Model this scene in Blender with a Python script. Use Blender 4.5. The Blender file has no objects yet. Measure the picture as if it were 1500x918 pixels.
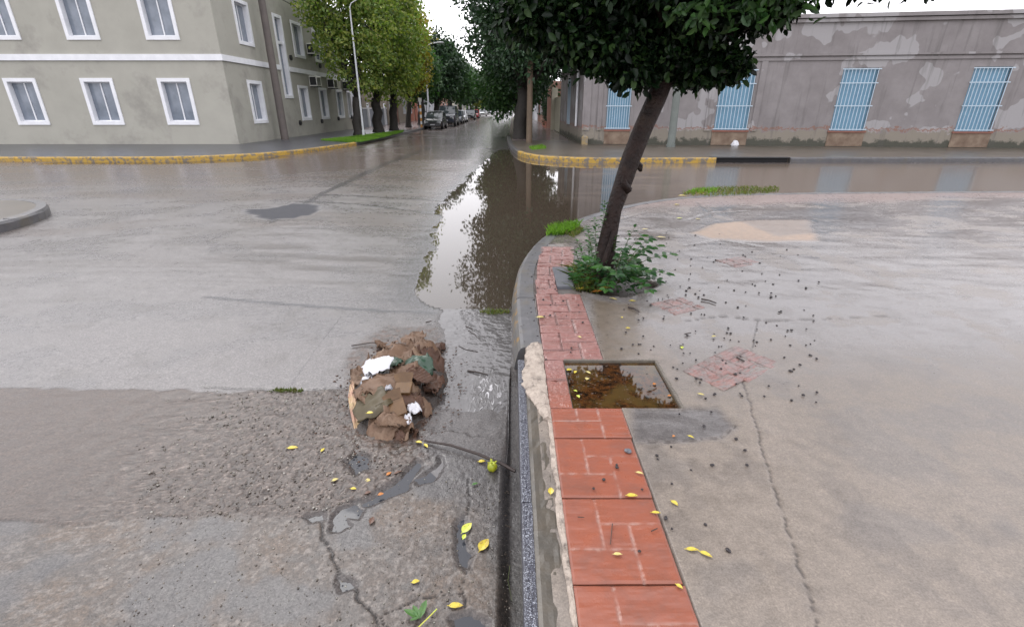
import bpy, math, random
import numpy as np
from mathutils import Vector, Matrix
random.seed(7)
R = math.radians
SC = bpy.context.scene
COL = SC.collection

# ------------------------------------------------------------------ camera
EYE = 1.6
PITCH = R(22.8)
FPX = 716.0
cam_d = bpy.data.cameras.new('camera')
cam_d.sensor_fit = 'HORIZONTAL'
cam_d.sensor_width = 36.0
cam_d.lens = 36.0 * FPX / 1500.0
cam_d.clip_start = 0.05
cam_d.clip_end = 5000
cam = bpy.data.objects.new('camera', cam_d)
COL.objects.link(cam)
cam.location = (0, 0, EYE)
cam.rotation_euler = (math.pi / 2 - PITCH, 0, 0)
SC.camera = cam

# ------------------------------------------------------------------ overcast sky
SUN_EL, SUN_AZ = R(52), R(-35)
w = bpy.data.worlds.new('World')
SC.world = w
w.use_nodes = True
nt = w.node_tree
nt.nodes.clear()
sky = nt.nodes.new('ShaderNodeTexSky')
sky.sky_type = 'NISHITA'
sky.sun_disc = False
sky.sun_elevation = SUN_EL
sky.sun_rotation = SUN_AZ
sky.air_density = 1.0
sky.dust_density = 4.0
hsv = nt.nodes.new('ShaderNodeHueSaturation')
hsv.inputs['Saturation'].default_value = 0.12
mx = nt.nodes.new('ShaderNodeMix')
mx.data_type = 'RGBA'
mx.inputs[0].default_value = 0.72
mx.inputs[7].default_value = (14.6, 14.4, 15.2, 1)      # even cloud deck
bg = nt.nodes.new('ShaderNodeBackground')
bg.inputs[1].default_value = 0.14
wo = nt.nodes.new('ShaderNodeOutputWorld')
nt.links.new(sky.outputs[0], hsv.inputs['Color'])
nt.links.new(hsv.outputs[0], mx.inputs[6])
nt.links.new(mx.outputs[2], bg.inputs[0])
nt.links.new(bg.outputs[0], wo.inputs[0])

sun_d = bpy.data.lights.new('sun', 'SUN')
sun_d.energy = 0.6
sun_d.angle = R(25)
sun_d.color = (1.0, 0.97, 0.93)
sun = bpy.data.objects.new('sun', sun_d)
COL.objects.link(sun)
sun.rotation_euler = (math.pi / 2 - SUN_EL, 0, math.pi - SUN_AZ)
sun.location = (0, 0, 60)

SC.view_settings.view_transform = 'Standard'
SC.view_settings.look = 'None'
SC.view_settings.gamma = 1.0
SC.view_settings.use_curve_mapping = False
SC.view_settings.exposure = 0.36
SC.cycles.max_bounces = 8
SC.cycles.diffuse_bounces = 3
SC.cycles.transparent_max_bounces = 8
SC.cycles.use_denoising = True

# ------------------------------------------------------------------ measuring helpers
_c, _s = math.cos(PITCH), math.sin(PITCH)
def ray(px, py):
    a = (px - 750) / FPX; b = -(py - 459) / FPX
    return (a, _c + b * _s, -_s + b * _c)
def g(px, py, z=0.0):                   # ground point seen at a photo pixel
    r = ray(px, py); t = (z - EYE) / r[2]
    return (r[0] * t, r[1] * t)
def atX(px, py, X):
    r = ray(px, py); t = X / r[0]
    return (X, r[1] * t, EYE + r[2] * t)
def atY(px, py, Y):
    r = ray(px, py); t = Y / r[1]
    return (r[0] * t, Y, EYE + r[2] * t)

# ------------------------------------------------------------------ noise
_rng = np.random.RandomState(3)
_T = _rng.rand(256, 256)
def vnoise(x, y):
    xi = np.floor(x).astype(int); yi = np.floor(y).astype(int)
    fx = x - xi; fy = y - yi
    fx = fx * fx * (3 - 2 * fx); fy = fy * fy * (3 - 2 * fy)
    a = _T[xi & 255, yi & 255]; b = _T[(xi + 1) & 255, yi & 255]
    c = _T[xi & 255, (yi + 1) & 255]; d = _T[(xi + 1) & 255, (yi + 1) & 255]
    return (a * (1 - fx) + b * fx) * (1 - fy) + (c * (1 - fx) + d * fx) * fy
def fbm(x, y, o=4):
    s = 0; a = 0.5; t = 0
    for i in range(o):
        s = s + a * vnoise(x * 2 ** i + 17.3 * i, y * 2 ** i + 5.1 * i); t += a; a *= 0.5
    return s / t
def seg_dist(x, y, ax, ay, bx, by):
    dx, dy = bx - ax, by - ay
    t = np.clip(((x - ax) * dx + (y - ay) * dy) / (dx * dx + dy * dy + 1e-12), 0, 1)
    return np.hypot(x - ax - t * dx, y - ay - t * dy)
def line_dist(pts, x, y):
    d = np.full(x.shape, 1e9)
    for (a, b) in zip(pts[:-1], pts[1:]):
        d = np.minimum(d, seg_dist(x, y, a[0], a[1], b[0], b[1]))
    return d
def inside(poly, x, y):
    r = np.zeros(x.shape, bool)
    n = len(poly); j = n - 1
    for i in range(n):
        xi, yi = poly[i]; xj, yj = poly[j]
        c = ((yi > y) != (yj > y)) & (x < (xj - xi) * (y - yi) / ((yj - yi) + 1e-12) + xi)
        r ^= c; j = i
    return r
def sdf(poly, x, y):
    d = line_dist(list(poly) + [poly[0]], x, y)
    return np.where(inside(poly, x, y), -d, d)
def sstep(a, b, x):
    t = np.clip((x - a) / (b - a), 0, 1)
    return t * t * (3 - 2 * t)

# ------------------------------------------------------------------ materials
def srgb(h):
    h = h.lstrip('#'); v = [int(h[i:i + 2], 16) / 255 for i in (0, 2, 4)]
    return tuple(((c + .055) / 1.055) ** 2.4 if c > .04 else c / 12.92 for c in v) + (1,)
def c4(c):
    return tuple(c) if len(c) == 4 else tuple(c) + (1,)
class NB:
    def __init__(s, name):
        s.m = bpy.data.materials.new(name); s.m.use_nodes = True
        s.t = s.m.node_tree; s.t.nodes.clear()
        s.out = s.t.nodes.new('ShaderNodeOutputMaterial')
    def n(s, typ, ins=None, **kw):
        nd = s.t.nodes.new(typ)
        for k, v in kw.items(): setattr(nd, k, v)
        for k, v in (ins or {}).items():
            if hasattr(v, 'is_output') or isinstance(v, bpy.types.NodeSocket): s.t.links.new(v, nd.inputs[k])
            else: nd.inputs[k].default_value = v
        return nd
    def pos(s, sc=(1, 1, 1), obj=False, rot=(0, 0, 0)):
        if obj: v = s.n('ShaderNodeTexCoord').outputs['Object']
        else: v = s.n('ShaderNodeNewGeometry').outputs['Position']
        return s.n('ShaderNodeMapping', {'Vector': v, 'Scale': sc, 'Rotation': rot}).outputs[0]
    def noise(s, v, scale, detail=4, rough=.55):
        return s.n('ShaderNodeTexNoise', {'Vector': v, 'Scale': scale, 'Detail': detail, 'Roughness': rough}).outputs['Fac']
    def ramp(s, f, stops):
        r = s.n('ShaderNodeValToRGB', {'Fac': f}); e = r.color_ramp.elements
        while len(e) < len(stops): e.new(.5)
        for k, (p, c) in enumerate(stops):
            e[k].position = p; e[k].color = c4(c) if hasattr(c, '__len__') else (c, c, c, 1)
        return r.outputs[0]
    def mix(s, f, a, b, mode='MIX'):
        nd = s.t.nodes.new('ShaderNodeMix'); nd.data_type = 'RGBA'; nd.blend_type = mode; nd.clamp_factor = True
        for k, v in ((0, f), (6, a), (7, b)):
            if isinstance(v, bpy.types.NodeSocket): s.t.links.new(v, nd.inputs[k])
            elif k == 0: nd.inputs[0].default_value = v
            else: nd.inputs[k].default_value = c4(v)
        return nd.outputs[2]
    def math(s, op, a, b=0.0, cl=False):
        return s.n('ShaderNodeMath', {0: a, 1: b}, operation=op, use_clamp=cl).outputs[0]
    def bump(s, h, st, dist=.01, normal=None):
        d = {'Height': h, 'Strength': st, 'Distance': dist}
        if normal is not None: d['Normal'] = normal
        return s.n('ShaderNodeBump', d).outputs[0]
    def bsdf(s, **kw):
        ins = {k.replace('_', ' '): v for k, v in kw.items()}
        b = s.n('ShaderNodeBsdfPrincipled', ins)
        s.t.links.new(b.outputs[0], s.out.inputs[0])
        return b

def simple(name, c1, c2=None, scale=6, rough=.5, bump=.0, bscale=60, dist=.004, spec=.5, metallic=0., obj=True, stain=None):
    b = NB(name); v = b.pos(obj=obj)
    c2 = c2 or tuple(x * .72 for x in c1[:3])
    f = b.ramp(b.noise(v, scale, 6, .6), [(.3, 0.), (.7, 1.)])
    col = b.mix(f, c1, c2)
    if stain:
        f2 = b.ramp(b.noise(v, scale * .35, 5, .7), [(.52, 0.), (.66, 1.)])
        col = b.mix(f2, col, stain)
    kw = dict(Base_Color=col, Roughness=rough, Metallic=metallic)
    kw['Specular_IOR_Level'] = spec
    if bump: kw['Normal'] = b.bump(b.noise(v, bscale, 5, .6), bump, dist)
    b.bsdf(**kw)
    return b.m

def leaf_mat(name, cols, rough=.4, trans=.25, spec=.5):
    b = NB(name)
    r = b.n('ShaderNodeNewGeometry').outputs['Random Per Island']
    n = len(cols)
    col = b.ramp(r, [(k / max(1, n - 1), c) for k, c in enumerate(cols)])
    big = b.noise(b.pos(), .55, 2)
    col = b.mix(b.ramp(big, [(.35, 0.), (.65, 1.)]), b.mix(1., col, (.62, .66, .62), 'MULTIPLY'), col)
    p = b.n('ShaderNodeBsdfPrincipled', {'Base Color': col, 'Roughness': rough, 'Specular IOR Level': spec})
    t = b.n('ShaderNodeBsdfTranslucent', {'Color': b.mix(1., col, (1.0, 1.25, .5), 'MULTIPLY')})
    m = b.n('ShaderNodeMixShader', {0: trans, 1: p.outputs[0], 2: t.outputs[0]})
    b.t.links.new(m.outputs[0], b.out.inputs[0])
    return b.m

def ground_mat(name, fine=240., fbump=.25, fdist=.003, streak=None, speck=.35, tint=(.6, .585, .585)):
    """base colour and roughness from the sheet's own attributes + fine grain"""
    b = NB(name)
    col = b.mix(1., b.n('ShaderNodeAttribute', attribute_name='col').outputs['Color'], tint, 'MULTIPLY')
    ro = b.n('ShaderNodeAttribute', attribute_name='rough').outputs['Fac']
    v = b.pos()
    n1 = b.noise(v, fine, 3, .7); n2 = b.noise(v, 14., 6, .65); n4 = b.noise(v, 75., 3, .6)
    col = b.mix(1., col, b.ramp(n4, [(.3, 1 - speck * .7), (.5, 1.), (.7, 1 + speck * .8)]), 'MULTIPLY')
    k = b.ramp(n1, [(.28, 1 - speck), (.5, 1.), (.74, 1 + speck)])
    col = b.mix(1., col, k, 'MULTIPLY')
    col = b.mix(1., col, b.ramp(n2, [(.3, .82), (.7, 1.16)]), 'MULTIPLY')
    rr = b.math('ADD', ro, b.math('MULTIPLY', b.math('SUBTRACT', n2, .5), .35), True)
    v2 = b.pos((1, 1, 1) if not streak else streak)
    h = b.math('ADD', b.math('MULTIPLY', n1, .5), b.noise(v2, 30., 4, .6))
    h = b.math('MULTIPLY', h, b.n('ShaderNodeAttribute', attribute_name='grain').outputs['Fac'])
    b.bsdf(Base_Color=col, Roughness=rr, Normal=b.bump(h, fbump, fdist), Specular_IOR_Level=.5)
    return b.m

MT = {}
MT['road'] = ground_mat('wet_road', 120., .5, .004, (1, 1, 1), .5)
MT['walk'] = ground_mat('wet_concrete', 150., .3, .004, (.5, 1.6, 1), .2, (.77, .742, .735))

def tile_mat():
    b = NB('red_cement_tile'); v = b.pos()
    y = b.n('ShaderNodeSeparateXYZ', {0: v}).outputs[1]
    n = b.noise(v, 9., 6, .65)
    near = b.mix(b.ramp(n, [(.3, 0.), (.7, 1.)]), (.27, .088, .052), (.21, .068, .042))
    worn = b.mix(b.ramp(n, [(.3, 0.), (.7, 1.)]), (.215, .10, .088), (.27, .145, .13))
    # worn, sanded tiles start beyond the pit
    col = b.mix(b.ramp(b.math('MULTIPLY', b.math('SUBTRACT', y, 2.2), .9, True), [(.1, 0.), (.6, 1.)]), near, worn)
    col = b.mix(b.ramp(b.noise(v, 3.2, 6, .7), [(.48, 0.), (.68, .55)]), col, (.13, .06, .045))
    xx = b.n('ShaderNodeSeparateXYZ', {0: v}).outputs[0]
    cm = b.math('MULTIPLY', b.ramp(b.math('SUBTRACT', xx, .7), [(.0, 0.), (.05, 1.)]), b.ramp(b.noise(v, 11., 6, .7), [(.42, .15), (.58, .9)]))
    col = b.mix(cm, col, (.155, .135, .125))
    sc = b.noise(b.pos((1, .25, 1), rot=(0, 0, .5)), 60., 3, .7)
    col = b.mix(b.ramp(sc, [(.68, 0.), (.78, .4)]), col, (.36, .22, .18))
    g_ = b.n('ShaderNodeAttribute', attribute_name='groove').outputs['Fac']
    col = b.mix(b.math('MULTIPLY', g_, .8), col, b.mix(b.ramp(b.math('MULTIPLY', b.math('SUBTRACT', y, 2.2), .9, True), [(.1, 0.), (.6, 1.)]), b.mix(b.ramp(b.noise(v, 40., 3), [(.5, 0.), (.68, 1.)]), (.34, .24, .205), (.14, .08, .065)), (.07, .035, .03)))
    b.bsdf(Base_Color=col, Roughness=b.ramp(n, [(.3, .22), (.7, .42)]), Normal=b.bump(b.noise(v, 90., 4, .6), .25, .003))
    return b.m
MT['tile'] = tile_mat()

def water_mat(name, col, rip, ripscale, rough=.02, ior=1.45, stretch=(1, 1, 1), dist=.01):
    b = NB(name); v = b.pos(stretch)
    h = b.noise(v, ripscale, 3, .5)
    n = b.noise(b.pos(), .8, 3)
    c = b.mix(n, col, tuple(x * 1.25 for x in col))
    b.bsdf(Base_Color=c, Roughness=rough, IOR=ior, Normal=b.bump(h, rip, dist))
    return b.m
def puddle_water():
    b = NB('muddy_water'); p = b.n('ShaderNodeSeparateXYZ', {0: b.pos()})
    n = b.noise(b.pos((.5, 1.6, 1)), 1.2, 5, .65)
    m = b.ramp(b.math('ADD', b.math('MULTIPLY', p.outputs[0], .16), b.math('MULTIPLY', b.math('SUBTRACT', n, .5), 1.3)), [(.22, 0.), (.75, 1.)])
    c = b.mix(m, (.05, .039, .029), (.125, .098, .075))
    h = b.math('ADD', b.noise(b.pos((1, .6, 1)), 1.6, 3, .5), b.math('MULTIPLY', m, b.noise(b.pos((.35, 1, 1)), 9., 3, .6)))
    b.bsdf(Base_Color=c, Roughness=b.math('ADD', .025, b.math('MULTIPLY', m, .13)), IOR=1.5, Normal=b.bump(h, .07, .01))
    return b.m
MT['puddle'] = puddle_water()
def flow_water():
    b = NB('running_water'); v = b.pos((1, 1, 1), rot=(0, 0, .5))
    n = b.noise(b.pos(), .8, 3)
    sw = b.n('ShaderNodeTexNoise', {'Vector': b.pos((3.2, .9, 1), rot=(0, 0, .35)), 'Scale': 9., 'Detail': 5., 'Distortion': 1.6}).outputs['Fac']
    c = b.mix(n, (.08, .075, .075), (.10, .095, .093))
    p = b.n('ShaderNodeSeparateXYZ', {0: b.pos()})
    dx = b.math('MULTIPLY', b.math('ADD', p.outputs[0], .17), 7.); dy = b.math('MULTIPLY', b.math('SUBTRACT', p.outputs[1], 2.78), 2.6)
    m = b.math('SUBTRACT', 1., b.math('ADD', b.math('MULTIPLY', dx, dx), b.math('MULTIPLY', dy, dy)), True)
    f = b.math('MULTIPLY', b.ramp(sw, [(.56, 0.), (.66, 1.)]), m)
    c = b.mix(f, c, (.5, .49, .5))  # bright reflections off the turbulent water, painted in as white streaks
    h = b.math('ADD', b.noise(b.pos((1, 1., 1)), 9., 3, .5), b.math('MULTIPLY', b.math('MULTIPLY', sw, m), 1.6))
    b.bsdf(Base_Color=c, Roughness=b.math('ADD', .1, b.math('MULTIPLY', f, .5)), IOR=1.5, Normal=b.bump(h, .5, .02))
    return b.m
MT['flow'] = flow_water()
MT['pool'] = water_mat('still_water', (.028, .03, .036), .05, 6., .05, 1.4)
def pit_water():
    b = NB('pit_water'); v = b.pos()
    n = b.noise(v, 26., 6, .75)
    x = b.n('ShaderNodeSeparateXYZ', {0: v}).outputs[0]
    c = b.mix(b.ramp(n, [(.4, 0.), (.6, 1.)]), (.07, .028, .009), (.006, .005, .004))
    c = b.mix(b.ramp(b.noise(v, 5., 4, .6), [(.45, 0.), (.6, .8)]), c, (.07, .045, .015))
    b.bsdf(Base_Color=c, Roughness=.03, IOR=1.5, Normal=b.bump(b.noise(v, 5., 2), .04, .01))
    return b.m
MT['pit'] = pit_water()

MT['kerb'] = simple('kerb_concrete', (.11, .107, .11), (.07, .07, .075), 9, .35, .35, 90, obj=False, stain=(.1, .09, .075))
def granite():
    b = NB('speckled_granite'); v = b.pos()
    vo = b.n('ShaderNodeTexVoronoi', {'Vector': v, 'Scale': 330.}).outputs['Color']
    sp = b.n('ShaderNodeSeparateColor', {0: vo}).outputs[0]
    c = b.ramp(sp, [(.0, (.012, .012, .018)), (.5, (.03, .03, .042)), (.8, (.09, .095, .12)), (1., (.34, .36, .4))])
    b.bsdf(Base_Color=c, Roughness=.3, Normal=b.bump(sp, .3, .001))
    return b.m
MT['granite'] = granite()
MT['mortar'] = simple('cream_mortar', (.44, .375, .315), (.29, .24, .2), 30, .6, .9, 55, .012, obj=False, stain=(.11, .09, .075))
MT['old_cement'] = simple('stained_cement', (.085, .07, .052), (.055, .05, .042), 8, .35, .3, 80, obj=False, stain=(.10, .085, .066))
def painted(name, paint, under, lo, hi, rough=.45):
    b = NB(name); v = b.pos()
    n = b.noise(v, 7., 8, .7)
    c = b.mix(b.ramp(n, [(lo, 0.), (hi, 1.)]), b.mix(b.noise(v, 30., 3), paint, tuple(x * .75 for x in paint[:3])), under)
    b.bsdf(Base_Color=c, Roughness=rough, Normal=b.bump(n, .4, .01))
    return b.m
MT['yellow_kerb'] = painted('worn_yellow_kerb_paint', (.48, .30, .045), (.15, .13, .11), .48, .56)
MT['yellow_trace'] = painted('peeling_yellow_traces', (.3, .18, .05), (.11, .105, .1), .36, .46)
MT['ochre'] = painted('chipped_ochre', (.30, .22, .10), (.2, .17, .13), .45, .55)
MT['rimc'] = simple('worn_rim_cement', (.135, .118, .095), (.09, .078, .062), 14, .4, .5, 60, obj=False)
MT['slate'] = simple('slate', (.12, .125, .14), (.08, .085, .1), 8, .35, .3, 60)
MT['iron'] = simple('dark_iron', (.02, .02, .022), None, 8, .5)
MT['black'] = simple('black_opening', (.006, .006, .007), None, 8, .8)
MT['soil'] = simple('wet_soil', (.055, .035, .022), (.03, .02, .012), 30, .6, .8, 60, .02, obj=False)
MT['bark'] = simple('wet_bark', (.024, .012, .009), (.009, .0055, .005), 9, .5, .9, 30, .03, spec=.22, stain=(.036, .024, .017))
MT['bark_far'] = simple('dark_bark', (.03, .025, .02), (.015, .012, .01), 6, .7, .6, 20, .03)
MT['bark_pole'] = simple('weathered_post', (.15, .105, .07), (.1, .075, .05), 4, .7, .3, 40, .01)
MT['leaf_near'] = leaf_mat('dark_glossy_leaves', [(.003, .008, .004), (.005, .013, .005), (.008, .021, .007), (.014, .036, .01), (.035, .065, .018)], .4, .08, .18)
MT['leaf_olive'] = leaf_mat('yellow_green_leaves', [(.13, .21, .05), (.2, .28, .07), (.28, .33, .08), (.36, .36, .09)], .5, .45)
MT['leaf_green'] = leaf_mat('green_leaves', [(.025, .07, .022), (.045, .11, .03), (.07, .15, .035)], .5, .3)
MT['leaf_dark'] = leaf_mat('dark_green_leaves', [(.012, .038, .016), (.022, .06, .022), (.04, .09, .028)], .5, .2)
MT['leaf_gold'] = leaf_mat('golden_leaves', [(.2, .2, .03), (.3, .24, .03), (.36, .27, .03)], .5, .35)
MT['leaf_shrub'] = leaf_mat('shrub_leaves', [(.02, .07, .022), (.035, .12, .03), (.07, .19, .035), (.03, .1, .03)], .35, .3)
MT['grass'] = leaf_mat('grass_blades', [(.16, .32, .03), (.24, .42, .05), (.12, .24, .03)], .5, .45)
MT['grass_dull'] = leaf_mat('dull_weed_blades', [(.1, .16, .035), (.2, .22, .06), (.2, .13, .06)], .5, .45)
MT['stem'] = simple('green_stem', (.08, .1, .03), None, 8, .5)
MT['twig'] = simple('dark_twig', (.035, .022, .018), None, 20, .5)
def fleaf(name, c, vein):
    b = NB(name); v = b.pos(obj=True)
    n = b.noise(v, 60., 4, .6)
    col = b.mix(b.ramp(n, [(.4, 0.), (.7, 1.)]), c, vein)
    col = b.mix(b.ramp(b.noise(v, 130., 3, .6), [(.63, 0.), (.7, .8)]), col, (.12, .06, .02))
    b.bsdf(Base_Color=col, Roughness=.35, Normal=b.bump(n, .3, .002))
    return b.m
MT['ly'] = fleaf('yellow_leaf', (.52, .43, .045), (.36, .25, .04))
MT['lp'] = fleaf('pale_yellow_leaf', (.5, .43, .15), (.36, .27, .1))
MT['lg'] = fleaf('lime_leaf', (.42, .52, .06), (.55, .5, .08))
MT['lgr'] = fleaf('green_fallen_leaf', (.045, .12, .025), (.07, .15, .035))
MT['lo'] = fleaf('orange_leaf', (.42, .16, .03), (.3, .09, .02))
MT['lb'] = fleaf('brown_leaf', (.11, .055, .035), (.07, .035, .025))
MT['berry'] = simple('black_berry', (.018, .012, .014), None, 20, .35)
MT['fruit'] = simple('green_fruit', (.24, .3, .015), (.32, .29, .015), 30, .3, .2, 90)
MT['card'] = simple('soggy_cardboard', (.165, .102, .066), (.105, .064, .041), 12, .5, .5, 50, .006, spec=.25, stain=(.2, .135, .092))
MT['card2'] = simple('reddish_wet_cardboard', (.095, .05, .033), (.055, .03, .02), 12, .45, .5, 50, .006, spec=.25)
MT['pebble'] = leaf_mat('gravel_grains', [(.05, .04, .035), (.12, .095, .08), (.2, .17, .14), (.4, .37, .34)], .4, 0.)
MT['litter'] = leaf_mat('rotting_leaf_bits', [(.012, .008, .006), (.05, .02, .008), (.10, .038, .012), (.03, .018, .01)], .4, 0.)
MT['pulp'] = simple('shade_dark_pulp', (.035, .024, .018), (.02, .014, .011), 30, .35, .8, 60, .01)  # near-black tone stands in for shadow between the scraps
MT['card4'] = simple('pale_brown_paper', (.23, .155, .105), (.16, .105, .07), 14, .5, .5, 50, .006, spec=.25)
MT['card3'] = simple('tan_carton', (.135, .07, .024), (.08, .04, .014), 14, .45, .3, 50, .004)
MT['olive'] = simple('olive_brown_paper', (.085, .068, .036), (.06, .047, .026), 8, .4, .3, 50, .004, spec=.3)
MT['white'] = simple('white_paper', (.62, .62, .65), (.55, .55, .58), 8, .5, .3, 40, .004)
MT['gplast'] = simple('dark_green_plastic', (.018, .045, .026), (.03, .065, .04), 12, .3, .4, 30, .006)
MT['strip'] = simple('yellow_pink_wrapper', (.5, .4, .19), (.45, .22, .2), 9, .35, .2, 40)
MT['foil'] = simple('grey_foil', (.4, .4, .42), (.3, .3, .33), 30, .25, .5, 50)
# buildings
MT['grey_render'] = simple('grey_green_render', (.37, .36, .315), (.33, .322, .28), 1.2, .7, .15, 60, .004, obj=False, stain=(.27, .26, .23))
MT['white_trim'] = simple('white_trim', (.78, .79, .82), (.68, .69, .72), 3, .5)
MT['glass'] = simple('window_glass', (.13, .155, .19), (.24, .27, .32), 1.5, .08, obj=False)  # lighter blue-grey puts the reflected sky into the pane colour
MT['parapet'] = simple('dark_parapet', (.13, .11, .11), (.08, .07, .07), 3, .7)
MT['ac'] = simple('ac_casing', (.72, .72, .68), (.6, .6, .56), 6, .5)
MT['metal'] = simple('grey_metal', (.45, .46, .47), (.36, .37, .38), 5, .4, metallic=.2)
MT['galv'] = simple('white_lamp_post', (.62, .64, .66), (.48, .5, .52), 5, .4)
MT['conc_pole'] = simple('grey_concrete_pole', (.17, .19, .175), (.13, .145, .135), 3, .7, .2, 60)
MT['brown_pole'] = simple('brown_grey_pole', (.13, .11, .10), (.1, .085, .08), 3, .7, .2, 60)
MT['bars'] = simple('pale_blue_bars', (.5, .6, .68), (.42, .52, .6), 9, .45)
MT['shutter'] = simple('blue_shutter', (.17, .33, .45), (.14, .28, .4), 4, .5, obj=False)
MT['brick'] = simple('exposed_brick', (.36, .13, .08), (.28, .12, .08), 9, .8, .5, 30, obj=False)
MT['cream'] = simple('cream_wall', (.55, .52, .42), (.45, .42, .33), 1.5, .7, obj=False)
MT['white_wall'] = simple('whitewashed_wall', (.62, .63, .66), (.5, .52, .56), 1.2, .7, obj=False)
MT['blue_grey'] = simple('blue_grey_wall', (.26, .28, .32), (.22, .24, .27), 1.5, .7, obj=False)
MT['salmon'] = simple('salmon_wall', (.45, .26, .2), (.36, .2, .16), 1.5, .7, obj=False)
MT['tan'] = simple('tan_wall', (.3, .26, .21), (.24, .2, .16), 1.5, .7, obj=False)
MT['redhouse'] = simple('red_brick_house', (.36, .13, .08), (.28, .1, .065), 2.5, .8, obj=False)
MT['darkslab'] = simple('dark_wet_flagstones', (.052, .054, .062), (.075, .077, .085), 1.6, .3, .3, 20, obj=False)
MT['farwalk'] = simple('brownish_wet_sidewalk', (.10, .083, .064), (.07, .06, .048), 1.2, .32, .2, 20, obj=False, stain=(.13, .115, .095))
MT['farwalk2'] = simple('wet_tiled_sidewalk', (.17, .13, .12), (.12, .1, .1), 1.2, .22, .3, 12, obj=False)
MT['earth'] = simple('ground', (.1, .09, .07), (.07, .08, .05), .2, .8, obj=False)
def stucco():
    b = NB('peeling_grey_stucco'); v = b.pos()
    z = b.n('ShaderNodeSeparateXYZ', {0: v}).outputs[2]
    n = b.noise(v, 1.1, 7, .65); n2 = b.noise(v, 3.2, 6, .7)
    c = b.mix(b.ramp(n, [(.35, 0.), (.65, 1.)]), (.19, .173, .173), (.24, .222, .222))
    c = b.mix(b.ramp(b.noise(v, .62, 3, .5), [(.56, 0.), (.566, .85)]), c, (.32, .31, .315))
    zz = b.math('ADD', z, b.math('MULTIPLY', b.math('SUBTRACT', n2, .5), .9))
    c = b.mix(b.ramp(zz, [(.62, 1.), (.68, 0.)]), c, (.22, .195, .16))        # plinth render
    c = b.mix(b.ramp(b.math('ABSOLUTE', b.math('SUBTRACT', zz, .74)), [(.03, .8), (.05, 0.)]), c, (.22, .11, .075))  # bricks showing
    c = b.mix(b.ramp(zz, [(.2, 1.), (.32, 0.)]), c, (.06, .06, .045))         # mould at the foot
    c = b.mix(b.ramp(b.noise(b.pos((3, 3, .25)), 1.6, 5, .6), [(.55, 0.), (.7, .45)]), c, (.085, .08, .075))   # rain streaks
    b.bsdf(Base_Color=c, Roughness=.75, Normal=b.bump(n2, .5, .02))
    return b.m
MT['stucco'] = stucco()
MT['sill'] = simple('stained_sill_render', (.24, .18, .13), (.12, .075, .05), 3, .7, obj=False)
MT['redsill'] = simple('red_sill', (.25, .1, .07), None, 5, .6)
for nm, c in dict(black_paint=(.015, .017, .02), navy_paint=(.03, .036, .05), grey_paint=(.09, .1, .115), white_paint=(.72, .73, .75), red_paint=(.45, .02, .03), silver_paint=(.4, .42, .44)).items():
    MT[nm] = simple(nm, c, c, 3, .22, spec=.6)
MT['carglass'] = simple('car_glass', (.035, .045, .05), (.05, .06, .065), 2, .05, spec=.8)
MT['tyre'] = simple('tyre_rubber', (.015, .015, .015), None, 9, .7)
MT['rim'] = simple('wheel_rim', (.3, .3, .31), None, 9, .35, metallic=.5)
MT['lamp_glass'] = simple('headlight_glass', (.5, .52, .54), None, 9, .15)
MT['plate'] = simple('number_plate', (.5, .5, .52), None, 9, .4)
MT['orange'] = simple('orange_paint', (.62, .3, .06), None, 5, .5)

# ------------------------------------------------------------------ object helpers
def mesh(name, v, f, mats, attrs=None, smooth=False, mi=None):
    me = bpy.data.meshes.new(name)
    v = np.asarray(v, np.float32).reshape(-1, 3)
    if isinstance(f, np.ndarray):
        k = f.shape[1]; nf = len(f)
        me.vertices.add(len(v)); me.vertices.foreach_set('co', v.ravel())
        me.loops.add(nf * k); me.loops.foreach_set('vertex_index', f.astype(np.int32).ravel())
        me.polygons.add(nf); me.polygons.foreach_set('loop_start', (np.arange(nf) * k).astype(np.int32))
        me.polygons.foreach_set('loop_total', np.full(nf, k, np.int32))
        me.update(calc_edges=True)
    else:
        me.from_pydata([tuple(map(float, p)) for p in v], [], f); me.update()
    for m in (mats if isinstance(mats, (list, tuple)) else [mats]): me.materials.append(MT[m])
    if mi is not None: me.polygons.foreach_set('material_index', np.asarray(mi, np.int32))
    if smooth: me.polygons.foreach_set('use_smooth', np.ones(len(me.polygons), bool))
    for nm, a in (attrs or {}).items():
        a = np.asarray(a, np.float32)
        if a.ndim == 2:
            at = me.attributes.new(nm, 'FLOAT_COLOR', 'POINT'); at.data.foreach_set('color', a.ravel())
        else:
            at = me.attributes.new(nm, 'FLOAT', 'POINT'); at.data.foreach_set('value', a)
    return me
def tag(o, label=None, cat=None, group=None, kind=None):
    for k, v in (('label', label), ('category', cat), ('group', group), ('kind', kind)):
        if v: o[k] = v
    return o
def empty(name, loc=(0, 0, 0), rz=0, **kw):
    o = bpy.data.objects.new(name, None); COL.objects.link(o)
    o.location = loc; o.rotation_euler = (0, 0, rz); o.empty_display_size = .1
    return tag(o, **kw)
def link(name, me, parent=None, loc=(0, 0, 0), rot=(0, 0, 0), **kw):
    o = bpy.data.objects.new(name, me); COL.objects.link(o)
    o.location = loc; o.rotation_euler = rot
    if parent: o.parent = parent
    return tag(o, **kw)
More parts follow.
